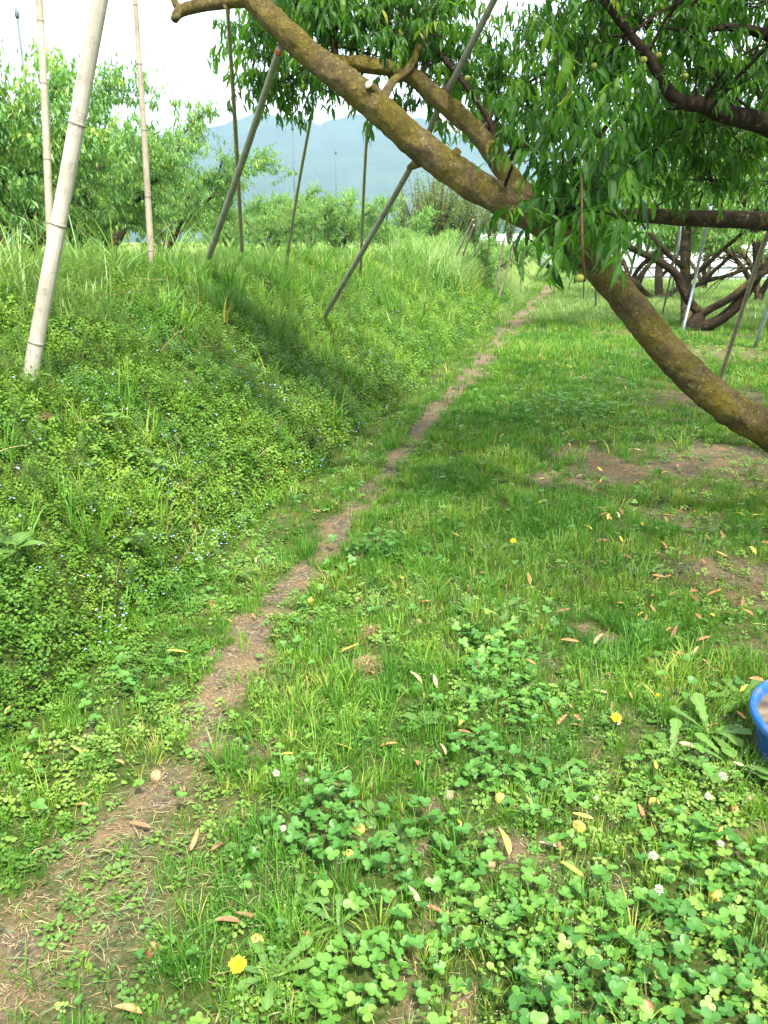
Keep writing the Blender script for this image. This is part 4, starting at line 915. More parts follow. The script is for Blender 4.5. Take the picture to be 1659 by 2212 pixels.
def orchard():
    var = []
    for sd_, kw in ((101, dict(H=3.3, R=2.7, nl=5, sec=20, per=12, tpls=SH1, trunk_r=.10)), (102, dict(H=3.6, R=2.9, nl=6, sec=18, per=12, tpls=SH1, trunk_r=.10)),
                    (103, dict(H=3.3, R=2.8, nl=6, sec=18, per=10, tpls=SH2, trunk_r=.10)), (104, dict(H=3.0, R=2.9, nl=5, sec=20, per=10, tpls=SH2, trunk_r=.10)), (105, dict(H=4.0, R=3.2, nl=4, sec=34, per=11, tpls=SH2, trunk_r=.14, low=1.7))):
        wd, cr = grow_tree(sd_, **kw); var.append((wd.mesh('trunk', M['barkfar']), cr.mesh('crown', M['farleaf'], False)))
    def at(x, y): return (x, y, float(height(x, y)) - .02)
    G1 = 'peach trees in the field above the bank'
    def PX(px, py, d): q = P(px, py, d); return at(q[0], q[1])
    L = [(PX(60, 500, 13.5), 1, .4, 1.0, 'dark trunked peach tree at the left edge behind the bank'),
         (PX(235, 500, 17), 0, 2.1, 1.05, 'large pale green peach tree behind the tall straight bamboo pole'),
         (PX(-150, 500, 12), 2, 1, 1.0, 'peach tree cut off by the left edge behind the bank'),
         (PX(350, 505, 21.0), 1, 1.0, 1.0, 'rounded peach tree right of the tall pale one, behind the leaning grey pole'),
         (PX(585, 510, 33), 0, 2.0, .92, 'low wide peach tree behind the bank in front of the tallest mast'),
         (PX(735, 512, 35), 1, 4.0, 1.0, 'dense peach tree at the centre of the row beyond the bank'),
         (PX(170, 505, 24), 2, 3.0, 1.0, 'second row peach tree glimpsed between the two left trees'),
         (PX(670, 500, 48), 2, .5, 1.15, 'farther peach tree whose top rises behind the central row'),
         (PX(500, 500, 38), 2, 2.5, 1.1, 'farther peach tree behind the leaning grey pole, lower than its neighbours'),
         (PX(850, 520, 40), 2, 5.0, .9, 'small round peach tree left of the far brushy shrubs'),
         (PX(915, 520, 27), 3, 1.5, .45, 'short young peach bush among tall grass beyond the crest'),
         (PX(20, 500, 23), 2, 4.4, 1.15, 'tall peach tree far left behind the front one')]
    for loc, v, rot, s, lab in L: put_tree('peach_tree', loc, *var[v], lab, group=G1, rot=rot, s=s)
    G2 = 'peach trees on the level orchard floor'
    L = [(PX(1360, 630, 32), 4, 1.7, 1.05, 'far peach tree with forked slender limbs seen under the level limb'),
         (PX(1640, 640, 27), 4, 2.0, 1.1, 'far peach tree in front of the greenhouse at the right edge'),
         (PX(1750, 660, 22), 4, 3.1, 1.1, 'peach tree beyond the right edge of the frame'),
         (PX(1520, 620, 36), 4, 4.0, 1.05, 'distant peach tree before the greenhouse, behind the pale upright trunk'),
         (PX(1250, 600, 44), 4, 5.0, .95, 'distant peach tree hidden behind the hanging leaves of the near limb'),
         (PX(1850, 700, 15), 4, .9, 1.0, 'peach tree standing just outside the right edge')]
    for loc, v, rot, s, lab in L: put_tree('peach_tree', loc, *var[v], lab, group=G2, rot=rot, s=s)
    # small tree at the far end of the crest, propped with stakes
    put_tree('peach_tree', PX(1050, 545, 24), *var[3], 'small far peach tree propped by stakes at the end of the bank', group=G1, rot=.6, s=.62)
    # brushy willows
    rs = np.random.default_rng(55)
    wm = leafmat('willow_leaf', [(0, (.06, .12, .03)), (1, (.17, .24, .06))], .35, .6, 0, .2)
    wv = []
    for k in range(3):
        wood = Acc(); cr = Acc(); n = 2600
        for i in range(26):
            az = rs.uniform(0, 6.28); e = np.array([math.cos(az) * rs.uniform(.2, 1.5), math.sin(az) * rs.uniform(.2, 1.5), rs.uniform(2.6, 4.6)])
            tube(wood, [(0, 0, -.1), e * [.35, .35, .5], e], [.05, .03, .008], 4)
            m = n // 26; tt = rs.uniform(.2, 1.02, m)[:, None]; q = e * tt * np.array([1, 1, 1]) + rs.normal(0, .16, (m, 3))
            tp = [leaf_flat(.16, .045, .3)]
            tile(cr, tp, q, rs.uniform(0, 6.28, m), rs.uniform(.7, 1.4, m), np.clip(rs.normal(.5, .2, m), 0, .99), rs, 1.0)
        wv.append((wood.mesh('stems', M['barkfar']), cr.mesh('crown', wm, False)))
    for i, (px, d, s) in enumerate(((905, 46, 1.0), (945, 44, 1.15), (985, 47, 1.0), (1025, 45, .9), (1062, 50, .85), (870, 52, .9), (965, 56, 1.15), (1010, 60, 1.1), (1100, 62, .8), (925, 62, 1.2))):
        side_ = ('leftmost', 'second', 'third', 'fourth', 'fifth', 'back left', 'back middle', 'back right', 'farthest right', 'tallest back')[i]
        put_tree('willow_shrub', PX(px, 520, d), *wv[i % 3], side_ + ' brushy yellow green shrub beyond the end of the bank', 'shrub', 'brushy shrubs beyond the bank', 'stems', i * 1.3, s)
    # far tree line
    fa = Acc(); rs = np.random.default_rng(56); q = []
    for az in np.arange(-48, 50, .55):
        d = rs.uniform(120, 260); c = np.array([math.sin(math.radians(az)) * d, math.cos(math.radians(az)) * d, 0]); R_ = rs.uniform(2.5, 5)
        n = 130; u = rs.normal(0, 1, (n, 3)); u /= np.linalg.norm(u, axis=1)[:, None]; u[:, 2] = abs(u[:, 2]) * 1.2
        q.append(c + u * R_ * rs.uniform(.7, 1.1, (n, 1)))
    q = np.concatenate(q); n = len(q)
    tile(fa, [leaf_flat(1.5, .8, .5), leaf_flat(1.2, .9, .2)], q, rs.uniform(0, 6.28, n), rs.uniform(.6, 1.3, n), np.clip(rs.normal(.4, .2, n), 0, .99), rs, .9)
    tag(fa.obj('distant_tree_belt', M['farleaf'], smooth=False), kind='stuff')
orchard()

# ------------------------------------------------------------------ poles, pipes, masts
def bamboo(lst, mat, label, gap=.3, group='bamboo props under the branches', seed=0, name='bamboo_pole', top=None):
    """lst: (picture x, y, distance, diameter in metres); first entry's distance None = stands on the terrain"""
    rs = np.random.default_rng(seed); p = []; r = []
    for x, y, d, dm in lst: p.append(GR(x, y) if d is None else P(x, y, d)); r.append(dm / 2)
    p[0] = p[0] - (p[1] - p[0]) / np.linalg.norm(p[1] - p[0]) * .12
    cp, cr = catmull(p, r, .02); n = len(cp); seg = np.concatenate([[0], np.cumsum(np.linalg.norm(np.diff(cp, axis=0), axis=1))])
    nd = []; s = rs.uniform(.1, gap)
    while s < seg[-1]: nd.append(s); s += gap * rs.uniform(.85, 1.15)
    at = np.zeros(n); k = np.interp(seg, seg, cr)
    # extra rings at each node
    ss = np.unique(np.concatenate([seg] + [[q - .012, q - .006, q - .002, q + .002, q + .006, q + .012] for q in nd])); ss = ss[(ss >= 0) & (ss <= seg[-1])]
    P3 = np.stack([np.interp(ss, seg, cp[:, i]) for i in range(3)], 1); R3 = np.interp(ss, seg, cr); ring = np.zeros(len(ss))
    for q in nd: g = np.exp(-((ss - q) / .004) ** 2); ring = np.maximum(ring, np.exp(-((ss - q) / .0055) ** 2)); R3 = R3 * (1 + .09 * g)
    t = thing(name, label, 'bamboo pole' if name == 'bamboo_pole' else 'stake', tuple(p[0]), group)
    a = Acc(); sides = 18; T = np.gradient(P3, axis=0); d0, u, v = frame_of(cp[-1] - cp[0]); V = []; A = []
    for i in range(len(ss)):
        an = np.arange(sides) / sides * 2 * np.pi; V.append(P3[i] + (np.cos(an)[:, None] * u + np.sin(an)[:, None] * v) * R3[i])
        A.append(np.stack([np.full(sides, ring[i]), np.full(sides, ss[i]), np.abs(np.arange(sides) / sides * 2 - 1)], 1))
    i = np.arange(len(ss) - 1)[:, None] * sides; j = np.arange(sides)[None]; Q = np.stack([i + j, i + (j + 1) % sides, i + sides + (j + 1) % sides, i + sides + j], -1).reshape(-1, 4)
    V = np.concatenate(V); V = np.vstack([V, P3[-1]]); A = np.vstack(A + [np.array([[.6, ss[-1], 0]])]); b = len(V) - 1
    Tt = [(b, b - sides + k, b - sides + (k + 1) % sides) for k in range(sides)]
    a.add(V, Tt, Q, A); o = a.obj('culm', M[mat], t); o.location = -Vector(t.location)
    if top:
        a = Acc(); e = cp[-1]; dd = (cp[-1] - cp[-3]); dd /= np.linalg.norm(dd); tube(a, [e - dd * .05, e - dd * .005], [cr[-1] * 1.15] * 2, 12); o = a.obj('red_tape', M['redtape'], t); o.location = -Vector(t.location)
    return t
bamboo([(64, 822, None, .078), (140, 410, 3.8, .074), (215, 0, 3.5, .072), (250, -190, 3.35, .068)], 'bamboo_pale', 'thick pale bamboo pole, the biggest one, standing on the bank at far left', .52, seed=1)
bamboo([(108, 505, 5.2, .05), (98, 250, 5.1, .045), (85, 0, 5.0, .043), (78, -150, 4.9, .04)], 'bamboo_tan', 'upright thin bamboo pole just left of and behind the thickest pale pole', .42, seed=2)
bamboo([(326, 545, 6.5, .052), (312, 300, 6.3, .045), (292, 0, 6.0, .036), (284, -120, 5.9, .034)], 'bamboo_tan', 'tall straight bamboo pole between the thickest pole and the leaning grey one', .45, seed=3)
bamboo([(455, 545, 7.4, .058), (530, 330, 5.6, .048), (604, 104, 4.16, .034)], 'bamboo_grey', 'grey leaning bamboo pole with red tip propping the upper end of the mossy limb', .5, seed=4, top=True)
bamboo([(522, 530, 8.0, .042), (508, 270, 6.0, .032), (491, 14, 4.14, .02)], 'bamboo_tan', 'thin upright bamboo pole right behind the leaning grey pole, under the cut branch', .4, seed=5)
bamboo([(622, 542, 9.6, .036), (645, 400, 8.0, .03), (676, 232, 6.2, .024)], 'bamboo_tan', 'slender bamboo pole with its top hidden in hanging leaves, before the mountain', .42, seed=6)
bamboo([(779, 598, 12.0, .045), (785, 430, 9.5, .036), (794, 262, 7.4, .028)], 'bamboo_tan', 'slender bamboo pole crossing behind the long split pole and ending at the limb', .42, seed=7)
bamboo([(698, 690, None, .052), (888, 360, 5.8, .042), (944, 242, 5.15, .040), (1067, 0, 4.17, .036), (1110, -95, 3.9, .034)], 'bamboo_grey', 'long weathered grey pole leaning right from mid bank up behind the limb', .5, seed=8)
bamboo([(1549, 838, None, .046), (1600, 680, 8.6, .044), (1645, 540, 7.6, .042), (1668, 482, 7.1, .04)], 'bamboo_tan', 'leaning tan bamboo pole behind the mossy limb at the right edge', .42, seed=9)
bamboo([(1430, 684, None, .045), (1450, 590, 18, .04), (1470, 480, 16.5, .035)], 'bamboo_tan', 'thin brown stake leaning left of the pale upright trunk', .5, name='wooden_stake', seed=10)
bamboo([(1478, 600, 20, .04), (1496, 520, 19, .036), (1503, 480, 18.5, .034)], 'bamboo_tan', 'thin reddish stake just right of the pale upright trunk', .5, name='wooden_stake', seed=11)
bamboo([(1260, 652, None, .05), (1262, 560, 22, .045), (1264, 470, 21, .04)], 'bamboo_tan', 'pale stake standing upright on the lawn under the near limb', .5, name='wooden_stake', seed=12)
for i, (a, b_, c, d_, D1, lab) in enumerate(((991, 541, 1022, 474, 17, 'leftmost of the far stakes at the end of the bank, leaning right'), (1003, 543, 1024, 486, 18, 'far stake just right of the leftmost one on the bank end'),
        (1025, 546, 1033, 498, 21, 'short upright far stake under the small propped tree'), (1029, 548, 1043, 522, 21, 'short slanting far stake crossing under the small propped tree'),
        (1052, 550, 1059, 512, 22, 'far stake standing near the middle of the small propped tree'), (1072, 616, 1090, 512, 19, 'pale leaning stake on the far bank slope, left of a similar one'),
        (1077, 596, 1086, 520, 22, 'stake hidden close behind the pale leaning one on the far slope'), (1081, 630, 1114, 516, 17.5, 'long tan stake leaning right on the far bank slope'), (1125, 610, 1134, 536, 24, 'grey stake nearest the path on the far bank slope'))):
    bamboo([(a, b_, D1, .045), ((a + c) / 2, (b_ + d_) / 2, D1 - .3, .042), (c, d_, D1 - .6, .04)], 'bamboo_grey' if i == 8 else 'bamboo_tan', lab, .5, 'stakes propping the far tree', 20 + i, 'wooden_stake')

def pipe(lst, label, mat='pipe'):
    p = [GR(x, y) if d is None else P(x, y, d) for x, y, d, dm in lst]; r = [q[3] / 2 for q in lst]
    p[0] = p[0] - (p[1] - p[0]) / np.linalg.norm(p[1] - p[0]) * .12
    t = thing('prop_pipe', label, 'metal pipe', tuple(p[0]), 'metal prop pipes in the orchard'); a = Acc()
    tube(a, p, r, 14, .3); o = a.obj('pipe', M[mat], t); o.location = -Vector(t.location)
    a = Acc(); e = p[-1]; d = (p[-1] - p[-2]); d /= np.linalg.norm(d)
    u = np.cross(d, [0, 1, 0]); u /= np.linalg.norm(u); tube(a, [e + u * .07 + d * .08, e + u * .05 + d * .02, e, e - u * .05 + d * .02, e - u * .07 + d * .08], [.012] * 5, 8, .02); o = a.obj('fork', M[mat], t); o.location = -Vector(t.location)
pipe([(1474, 718, None, .062), (1500, 610, 16.8, .062), (1535, 448, 15.6, .062)], 'blue grey metal pipe leaning across the pale upright trunk')
pipe([(1449, 650, None, .06), (1460, 570, 24, .06), (1472, 490, 23, .06)], 'thin distant metal pipe beside the brown stake')
pipe([(1352, 628, None, .08), (1370, 555, 22, .075), (1390, 476, 21, .07)], 'pale metal pipe standing farthest left under the level limb', 'mast')
_d = GR(1630, 752)[1] * CP + EYE * SP
pipe([(1630, 752, None, .055), (1659, 665, _d - .5, .055), (1700, 540, _d - 1.2, .055)], 'dark metal pipe at the right edge of the orchard floor')
pipe([(1287, 668, None, .06), (1287, 600, 19, .06), (1288, 500, 18, .06)], 'dark short looking pipe directly under the near mossy limb')

def mast(px, py_top, py_base, d, r, lab, wires=True):
    top = P(px, py_top, d); base = np.array([top[0], top[1], float(height(top[0], top[1])) - .3])
    t = thing('wire_mast', lab, 'mast', tuple(base), 'white masts with guy wires'); q = Vector(t.location)
    a = Acc(); tube(a, [base, (base + top) / 2, top], [r, r * .9, r * .7], 12); a.obj('pole', M['mast'], t).location = -q
    a = Acc(); tube(a, [top - [0, 0, r * 1.5], top, top + [0, 0, r * 2], top + [0, 0, r * 4]], [r * .9, r * 1.5, r * 1.3, r * .5], 12); a.obj('cap', M['mast'], t).location = -q
    if wires:
        for k in range(4):
            an = .5 + k * math.pi / 2; e = base + np.array([math.cos(an) * 5.5, math.sin(an) * 5.5, 0]); a = Acc(); tube(a, [top, e], [.005, .005], 5); a.obj('guy_wire', M['wire'], t).location = -q
mast(632, 278, 430, 60, .085, 'tall white mast with guy wires in front of the mountain, the tallest at centre')
mast(725, 331, 400, 78, .08, 'white mast right of the tallest one, in front of the mountain')
mast(555, 349, 385, 84, .08, 'short looking white mast left of the tallest one, near the peach tree')
mast(37, 34, 430, 24, .05, 'white mast rising above the trees in the upper left corner', False)

def greenhouse(x0, x1, y0, y1, h, lab, base=0.0, rot=0):
    t = thing('greenhouse', lab, 'greenhouse', ((x0 + x1) / 2, (y0 + y1) / 2, base), 'white film greenhouses behind the orchard'); q = Vector(t.location); t.rotation_euler = (0, 0, rot)
    nb = max(1, int(round((y1 - y0) / 6))); bw = (y1 - y0) / nb; a = Acc(); f = Acc()
    prof = [(0, 0), (0, h * .62)] + [(bw / 2 - bw / 2 * math.cos(u), h * .62 + h * .38 * math.sin(u)) for u in np.linspace(.15, math.pi - .15, 9)] + [(bw, h * .62), (bw, 0)]
    xs = np.arange(x0, x1 + .1, 2.0)
    for b in range(nb):
        V = [(x, y0 + b * bw + yy * .998, base + zz) for x in xs for yy, zz in prof]; k = len(prof)
        Q = [(i * k + j, i * k + j + 1, (i + 1) * k + j + 1, (i + 1) * k + j) for i in range(len(xs) - 1) for j in range(k - 1)]
        a.add(V, None, Q)
        for x in (x0, x1):
            n0 = len(prof); V = [(x, y0 + b * bw + yy * .998, base + zz) for yy, zz in prof] + [(x, y0 + b * bw + bw / 2, base + h * .4)]
            a.add(V, [(n0, i, i + 1) for i in range(n0 - 1)])
        for x in xs: tube(f, [(x, y0 + b * bw + yy, base + zz * 1.004 + .01) for yy, zz in prof], [.025] * len(prof), 5)
    for z in (h * .62, h * .3, .35): tube(f, [(x0, y0 - .03, base + z), (x1, y0 - .03, base + z)], [.03, .03], 5)
    a.obj('cover', M['film'], t, False).location = -q; f.obj('frame', M['wire'], t).location = -q
greenhouse(12, 60, 52, 70, 3.0, 'long white film greenhouse behind the right hand orchard trees')
greenhouse(14, 34, 128, 140, 3.0, 'small far white greenhouse beyond the meadow at the end of the path', 2.0)

# ------------------------------------------------------------------ the blue tub
def tub():
    c2 = P(1850, 1640, 2.45); R_ = .31; H_ = .17
    m, n, o = newmat('blue_plastic'); g = n.nodes.new('ShaderNodeTexCoord'); nz = noise(n, 26, 6, g.outputs['Object'], .7); n2 = noise(n, 6, 5, g.outputs['Object'])
    c = mixc(n, maprange(n, nz.outputs[0], .50, .66, 0, .7), (0.004, 0.085, 0.36), (.17, .15, .12)); c = mixc(n, maprange(n, n2.outputs[0], .5, .7, 0, .35), c, (.02, .08, .25))
    p = n.nodes.new('ShaderNodeBsdfPrincipled'); n.links.new(c, p.inputs['Base Color']); p.inputs['Roughness'].default_value = .42; n.links.new(p.outputs[0], o.inputs[0])
    gz = float(height(c2[0], c2[1])); t = thing('plastic_tub', 'round blue plastic tub with muddy top at the right edge of the lawn', 'tub', (c2[0], c2[1], gz)); 
    def lathe(prof, nu=72):
        V = [(r * math.cos(2 * math.pi * j / nu), r * math.sin(2 * math.pi * j / nu), z) for r, z in prof for j in range(nu)]; i = np.arange(len(prof) - 1)[:, None] * nu; j = np.arange(nu)[None]
        a = Acc(); a.add(V, None, np.stack([i + j, i + (j + 1) % nu, i + nu + (j + 1) % nu, i + nu + j], -1).reshape(-1, 4)); return a
    lathe([(.265, -.02), (.275, 0), (R_ - .012, H_ - .035), (R_ - .006, H_ - .03)]).obj('wall', m, t)
    lathe([(R_ - .006, H_ - .031), (R_ + .004, H_ - .028), (R_ + .008, H_ - .018), (R_ + .006, H_ - .006), (R_, H_), (R_ - .008, H_), (R_ - .014, H_ - .006), (R_ - .018, H_ - .03), (R_ - .03, H_ - .06)]).obj('rim', m, t)
    mud = simple('mud', [(0, (.05, .038, .028)), (.5, (.13, .10, .07)), (1, (.22, .18, .13))], .85, 12, .5)
    lathe([(.001, H_ - .028), (.1, H_ - .024), (.2, H_ - .03), (R_ - .019, H_ - .034)]).obj('mud_filling', mud, t)
tub()

# ------------------------------------------------------------------ small single things on the ground
def onground(px, py, dz=0.0): q = GR(px, py); q[2] += dz; return q
rs = np.random.default_rng(99)
def fruit_mats():
    out = {}
    for nm, st in (('yellow', [(0, (.40, .30, .05)), (.5, (.58, .43, .10)), (1, (.62, .36, .10))]), ('tan', [(0, (.15, .11, .05)), (.5, (.28, .22, .11)), (1, (.36, .29, .14))]), ('brown', [(0, (.10, .04, .02)), (.5, (.24, .10, .04)), (1, (.42, .26, .12))]), ('grey', [(0, (.16, .14, .09)), (1, (.30, .27, .18))])):
        out[nm] = simple('fallen_peach_' + nm, st, .75, 45, .3)
    return out
FM = fruit_mats()
def fallen_peach(px, py, R, m, lab):
    q = onground(px, py, R * .6); a = Acc(); peach_shape(a, R, 28, 20)
    t = thing('fallen_peach', lab, 'peach', tuple(q), 'small peaches fallen on the ground'); t.rotation_euler = tuple(rs.uniform(-1.2, 1.2, 3))
    a.obj('flesh', FM[m], t)
    a = Acc(); tube(a, [(0, 0, R * .76), (0, 0, R * .80), (.001, 0, R * .93)], [.0035, .0025, .0015], 8); a.obj('stalk', M['twig'], t)
for f in ((338, 1688, .019, 'tan', 'tan fallen peach lying alone on the bare path soil at left'), (670, 1303, .017, 'yellow', 'yellow fallen peach beside the path above the pale crescent leaf'), (447, 1200, .020, 'yellow', 'yellow fallen peach at the foot of the bank weeds'),
          (458, 1308, .016, 'brown', 'brown fallen peach in low herbs between bank and path'), (775, 1803, .018, 'yellow', 'orange yellow fallen peach half hidden in clover at lower centre'), (755, 1862, .017, 'yellow', 'yellow fallen peach in clover just below an orange one'),
          (1080, 1733, .017, 'yellow', 'round yellow fallen peach above the small bare patch with the big yellow leaf'), (1412, 1742, .016, 'yellow', 'yellow fallen peach in small herbs between two white clover heads'), (1617, 1735, .018, 'tan', 'tan fallen peach below the blue tub'),
          (1545, 1940, .018, 'yellow', 'greenish yellow fallen peach in the clover near the right edge'), (1183, 2165, .021, 'brown', 'rotten dark brown fallen peach at the bottom of the picture'), (1392, 2190, .019, 'brown', 'orange brown fallen peach at the bottom edge right of the rotten one'),
          (556, 2046, .017, 'yellow', 'yellow fallen peach in weeds above the big dandelion flower'), (735, 1372, .016, 'tan', 'pale fallen peach just right of the narrow path'), (968, 1728, .016, 'grey', 'grey old fallen peach beside the bare strip in the clover'),
          (905, 1350, .014, 'tan', 'small pale fallen peach in grass right of the path tufts'), (1250, 1795, .019, 'yellow', 'flattish yellow fallen peach next to a curled pale leaf'), (770, 1300, .014, 'tan', 'small tan fallen peach on the path side grass'),
          (330, 2060, .018, 'brown', 'brown fallen peach in the lower left weeds'), (870, 918, .018, 'tan', 'distant pale fallen peach on the lawn by the path'), (1060, 1872, .017, 'tan', 'tan shrivelled fallen peach left of the big yellow leaf'), (1585, 1758, .014, 'brown', 'small brown fallen peach under the tan one near the tub'), (712, 1250, .015, 'grey', 'grey fallen peach at the right side of the path')):
    fallen_peach(*f)

LEAF_ME = []
for k in range(9):
    a = Acc(); n = 8; L_ = 1.0; W_ = rs.uniform(.2, .3); lf = leaf_strip(lance, L_, W_, rs.uniform(-.9, 1.4), rs.uniform(.2, .9), n, rs.uniform(0, .4))
    V = lf['V']; V = V @ roty(rs.uniform(-.2, .2)).T; cu = rs.uniform(-.4, .4); V[:, 0] += cu * V[:, 1] ** 2
    place(a, dict(lf, V=V), np.eye(3), np.array([0, -.4, 0])); LEAF_ME.append(a)
def leaf_mat(nm, c1, c2): return simple('fallen_leaf_' + nm, [(0, c1), (.55, c2), (1, tuple(v * 1.12 for v in c2))], .6, 3.5, .25, .3)
LM = dict(yellow=leaf_mat('yellow', (.36, .28, .03), (.60, .48, .08)), pale=leaf_mat('pale', (.22, .17, .08), (.38, .32, .18)), brown=leaf_mat('brown', (.11, .05, .025), (.26, .13, .065)), orange=leaf_mat('orange', (.20, .085, .03), (.40, .20, .085)), lime=leaf_mat('lime', (.26, .30, .04), (.46, .46, .08)))
LMESH = {}
def fallen_leaf(px, py, L, ang, m, lab, grp='single fallen peach leaves', world=None, v=None, lift=.02):
    v = int(rs.integers(0, len(LEAF_ME))) if v is None else v
    if (v, m) not in LMESH: LMESH[(v, m)] = LEAF_ME[v].mesh('fallen_leaf', LM[m])
    q = onground(px, py, lift) if world is None else world
    o = bpy.data.objects.new('fallen_leaf', LMESH[(v, m)]); C.objects.link(o); o.location = tuple(q); o.scale = (L, L, L)
    o.rotation_euler = (rs.normal(0, .15), rs.normal(0, .2), ang); tag(o, lab, 'fallen leaf', grp)
for f in ((1092, 1848, .078, .1, 'yellow', 'big upright yellow leaf with brown tip on the bare patch at lower right'), (990, 1790, .05, .3, 'yellow', 'plain yellow leaf on bare strip left of the big upright one'), (1146, 1752, .045, .1, 'pale', 'cream leaf right of the round yellow fallen peach'),
          (1190, 1848, .06, 1.5, 'pale', 'curled pale leaf above the bare patch at lower right'), (1262, 1786, .06, 1.3, 'yellow', 'yellow leaf covering a flattish fallen peach'), (1240, 1905, .07, 1.2, 'lime', 'greenish yellow leaf under the small grass seed heads'),
          (1550, 1825, .055, -.5, 'yellow', 'bright yellow folded leaf in clover left of the right edge'), (1165, 1900, .06, 1.5, 'brown', 'brown curled leaf on the lower edge of the bare patch'), (1205, 1845, .05, 0, 'brown', 'upright tan brown leaf right of the bare patch'),
          (1160, 2000, .04, 1.0, 'brown', 'brown leaf fragment beside a clover stem'), (1385, 1775, .05, .1, 'brown', 'narrow brown leaf below the herbs with tiny blue flowers'), (940, 1985, .055, 1.5, 'brown', 'brown leaf lying on the straw strip in the clover'),
          (903, 1960, .055, .1, 'pale', 'tan narrow leaf left edge of the straw strip'), (388, 1423, .085, 1.5, 'lime', 'long yellow green leaf on the herb carpet left of the path'), (405, 1471, .05, 1.4, 'pale', 'pale leaf at the edge of the path below the long yellow green one'),
          (595, 1338, .055, 1.1, 'pale', 'pale crescent leaf lying across the bare path'), (554, 1220, .045, .1, 'pale', 'small cream leaf standing in grass above the path'), (550, 1345, .04, .5, 'brown', 'small brown leaf on the path left of the pale crescent'),
          (495, 1353, .045, 1.5, 'orange', 'orange leaf at the herb edge left of the path'), (300, 1325, .05, 1.3, 'orange', 'orange leaf at the bank foot beneath the weeds'), (308, 1802, .075, 1.4, 'brown', 'large brown leaf lying across the bare soil at lower left'),
          (425, 1838, .06, -.5, 'orange', 'orange brown broad leaf right of the large brown one on soil'), (470, 1840, .06, -.6, 'brown', 'brown leaf partly under grass next to the broad orange one'), (180, 1752, .05, 1.4, 'orange', 'orange leaf at the herb edge of the lower left soil'),
          (265, 1662, .035, .9, 'orange', 'small orange leaf left of the lone tan peach'), (130, 1403, .06, 1.2, 'pale', 'curved pale tan leaf under the bank weeds at left'), (50, 1490, .06, .2, 'orange', 'orange leaf among bank weeds at the left edge'),
          (20, 1560, .06, .1, 'lime', 'yellow leaf standing at the left edge below the bank'), (170, 1640, .05, 1.4, 'lime', 'yellow leaf lying on the bright herb carpet at left'), (500, 2010, .06, 1.4, 'brown', 'pinkish brown leaf above the big dandelion flower'),
          (540, 2003, .06, 1.4, 'brown', 'brown curled leaf right of the pinkish brown one'), (290, 2203, .06, 1.2, 'orange', 'broad tan leaf cut by the bottom edge at left'), (665, 2060, .05, 0, 'brown', 'brown narrow leaf below the clover at lower centre'),
          (655, 2035, .05, 1.0, 'brown', 'brown leaf under grass near the clover edge'), (995, 1575, .05, -.5, 'yellow', 'orange yellow leaf above a tan fallen leaf in mid clover'), (1005, 1597, .05, 1.4, 'brown', 'tan fallen leaf under the orange yellow one in mid clover'),
          (1298, 1510, .06, 1.2, 'pale', 'pale tan leaf with bare soil beside it, upper right of clover'), (1215, 1575, .055, -1.1, 'orange', 'orange tan leaf right of the central clover patch'), (1245, 1585, .045, 1.5, 'brown', 'brown leaf fragment right of the orange tan one'),
          (1360, 1515, .04, .1, 'orange', 'small orange leaf near the coarse grass tuft'), (1470, 1430, .06, 1.3, 'brown', 'brown leaf above the dandelion leaves near the tub'), (1530, 1450, .06, .8, 'orange', 'rust coloured leaf upper left of the tub'),
          (1645, 1365, .07, 1.5, 'pale', 'pale yellow leaf by the right edge above the tub'), (1340, 1176, .06, .2, 'yellow', 'yellow leaf on the dark lawn far right of the dandelion'), (1185, 1135, .06, 1.0, 'yellow', 'rounded yellow leaf on the lawn above right of the dandelion'),
          (870, 1048, .07, 1.3, 'yellow', 'yellow leaf on the lawn right beside the path'), (800, 968, .08, 1.0, 'pale', 'pale leaf on the lawn strip between bank and path'), (730, 955, .08, .3, 'pale', 'pale narrow leaf at the bank foot at mid distance'),
          (620, 1028, .06, .3, 'orange', 'orange leaf at the bank foot on grass'), (940, 1488, .06, .2, 'pale', 'pale leaf stem standing in grass left of the clover'), (935, 1410, .06, .4, 'pale', 'pale narrow leaf right of the dry clipping heap'),
          (800, 1465, .05, 1.0, 'orange', 'orange leaf on the lower dry clipping heap'), (960, 1640, .04, .2, 'pale', 'cream leaf below the tan one in mid clover'), (1350, 1265, .05, 1.3, 'brown', 'brown leaf on the thin lawn above the coarse grass'), (1410, 1330, .05, .3, 'orange', 'orange leaf at the edge of the right bare soil')):
    fallen_leaf(*f)
# the scatter of dry leaves under the trees on the right
n = 0; px = rs.uniform(560, 1700, 2600); py = rs.uniform(720, 1700, 2600)
dn = np.exp(-((px - 1480) / 330) ** 2) * np.exp(-((py - 1120) / 260) ** 2) + .45 * np.exp(-((px - 1250) / 180) ** 2) * np.exp(-((py - 960) / 60) ** 2) + .05
sel = np.nonzero(rs.random(2600) < dn)[0][:240]
shade = ['orange', 'brown', 'orange', 'pale', 'yellow', 'brown', 'orange']
for i in sel:
    m = shade[int(rs.integers(0, 7))]; q = onground(px[i], py[i], .02)
    if side(q[0], q[1]) < .1 or q[1] > 16: continue
    word = dict(orange='small orange brown', brown='small dark brown', pale='small pale tan', yellow='small yellow')[m]
    fallen_leaf(0, 0, rs.uniform(.04, .08), rs.uniform(0, 6.28), m, word + ' leaf in the litter scattered over the orchard floor', word + ' leaves of the litter', q)

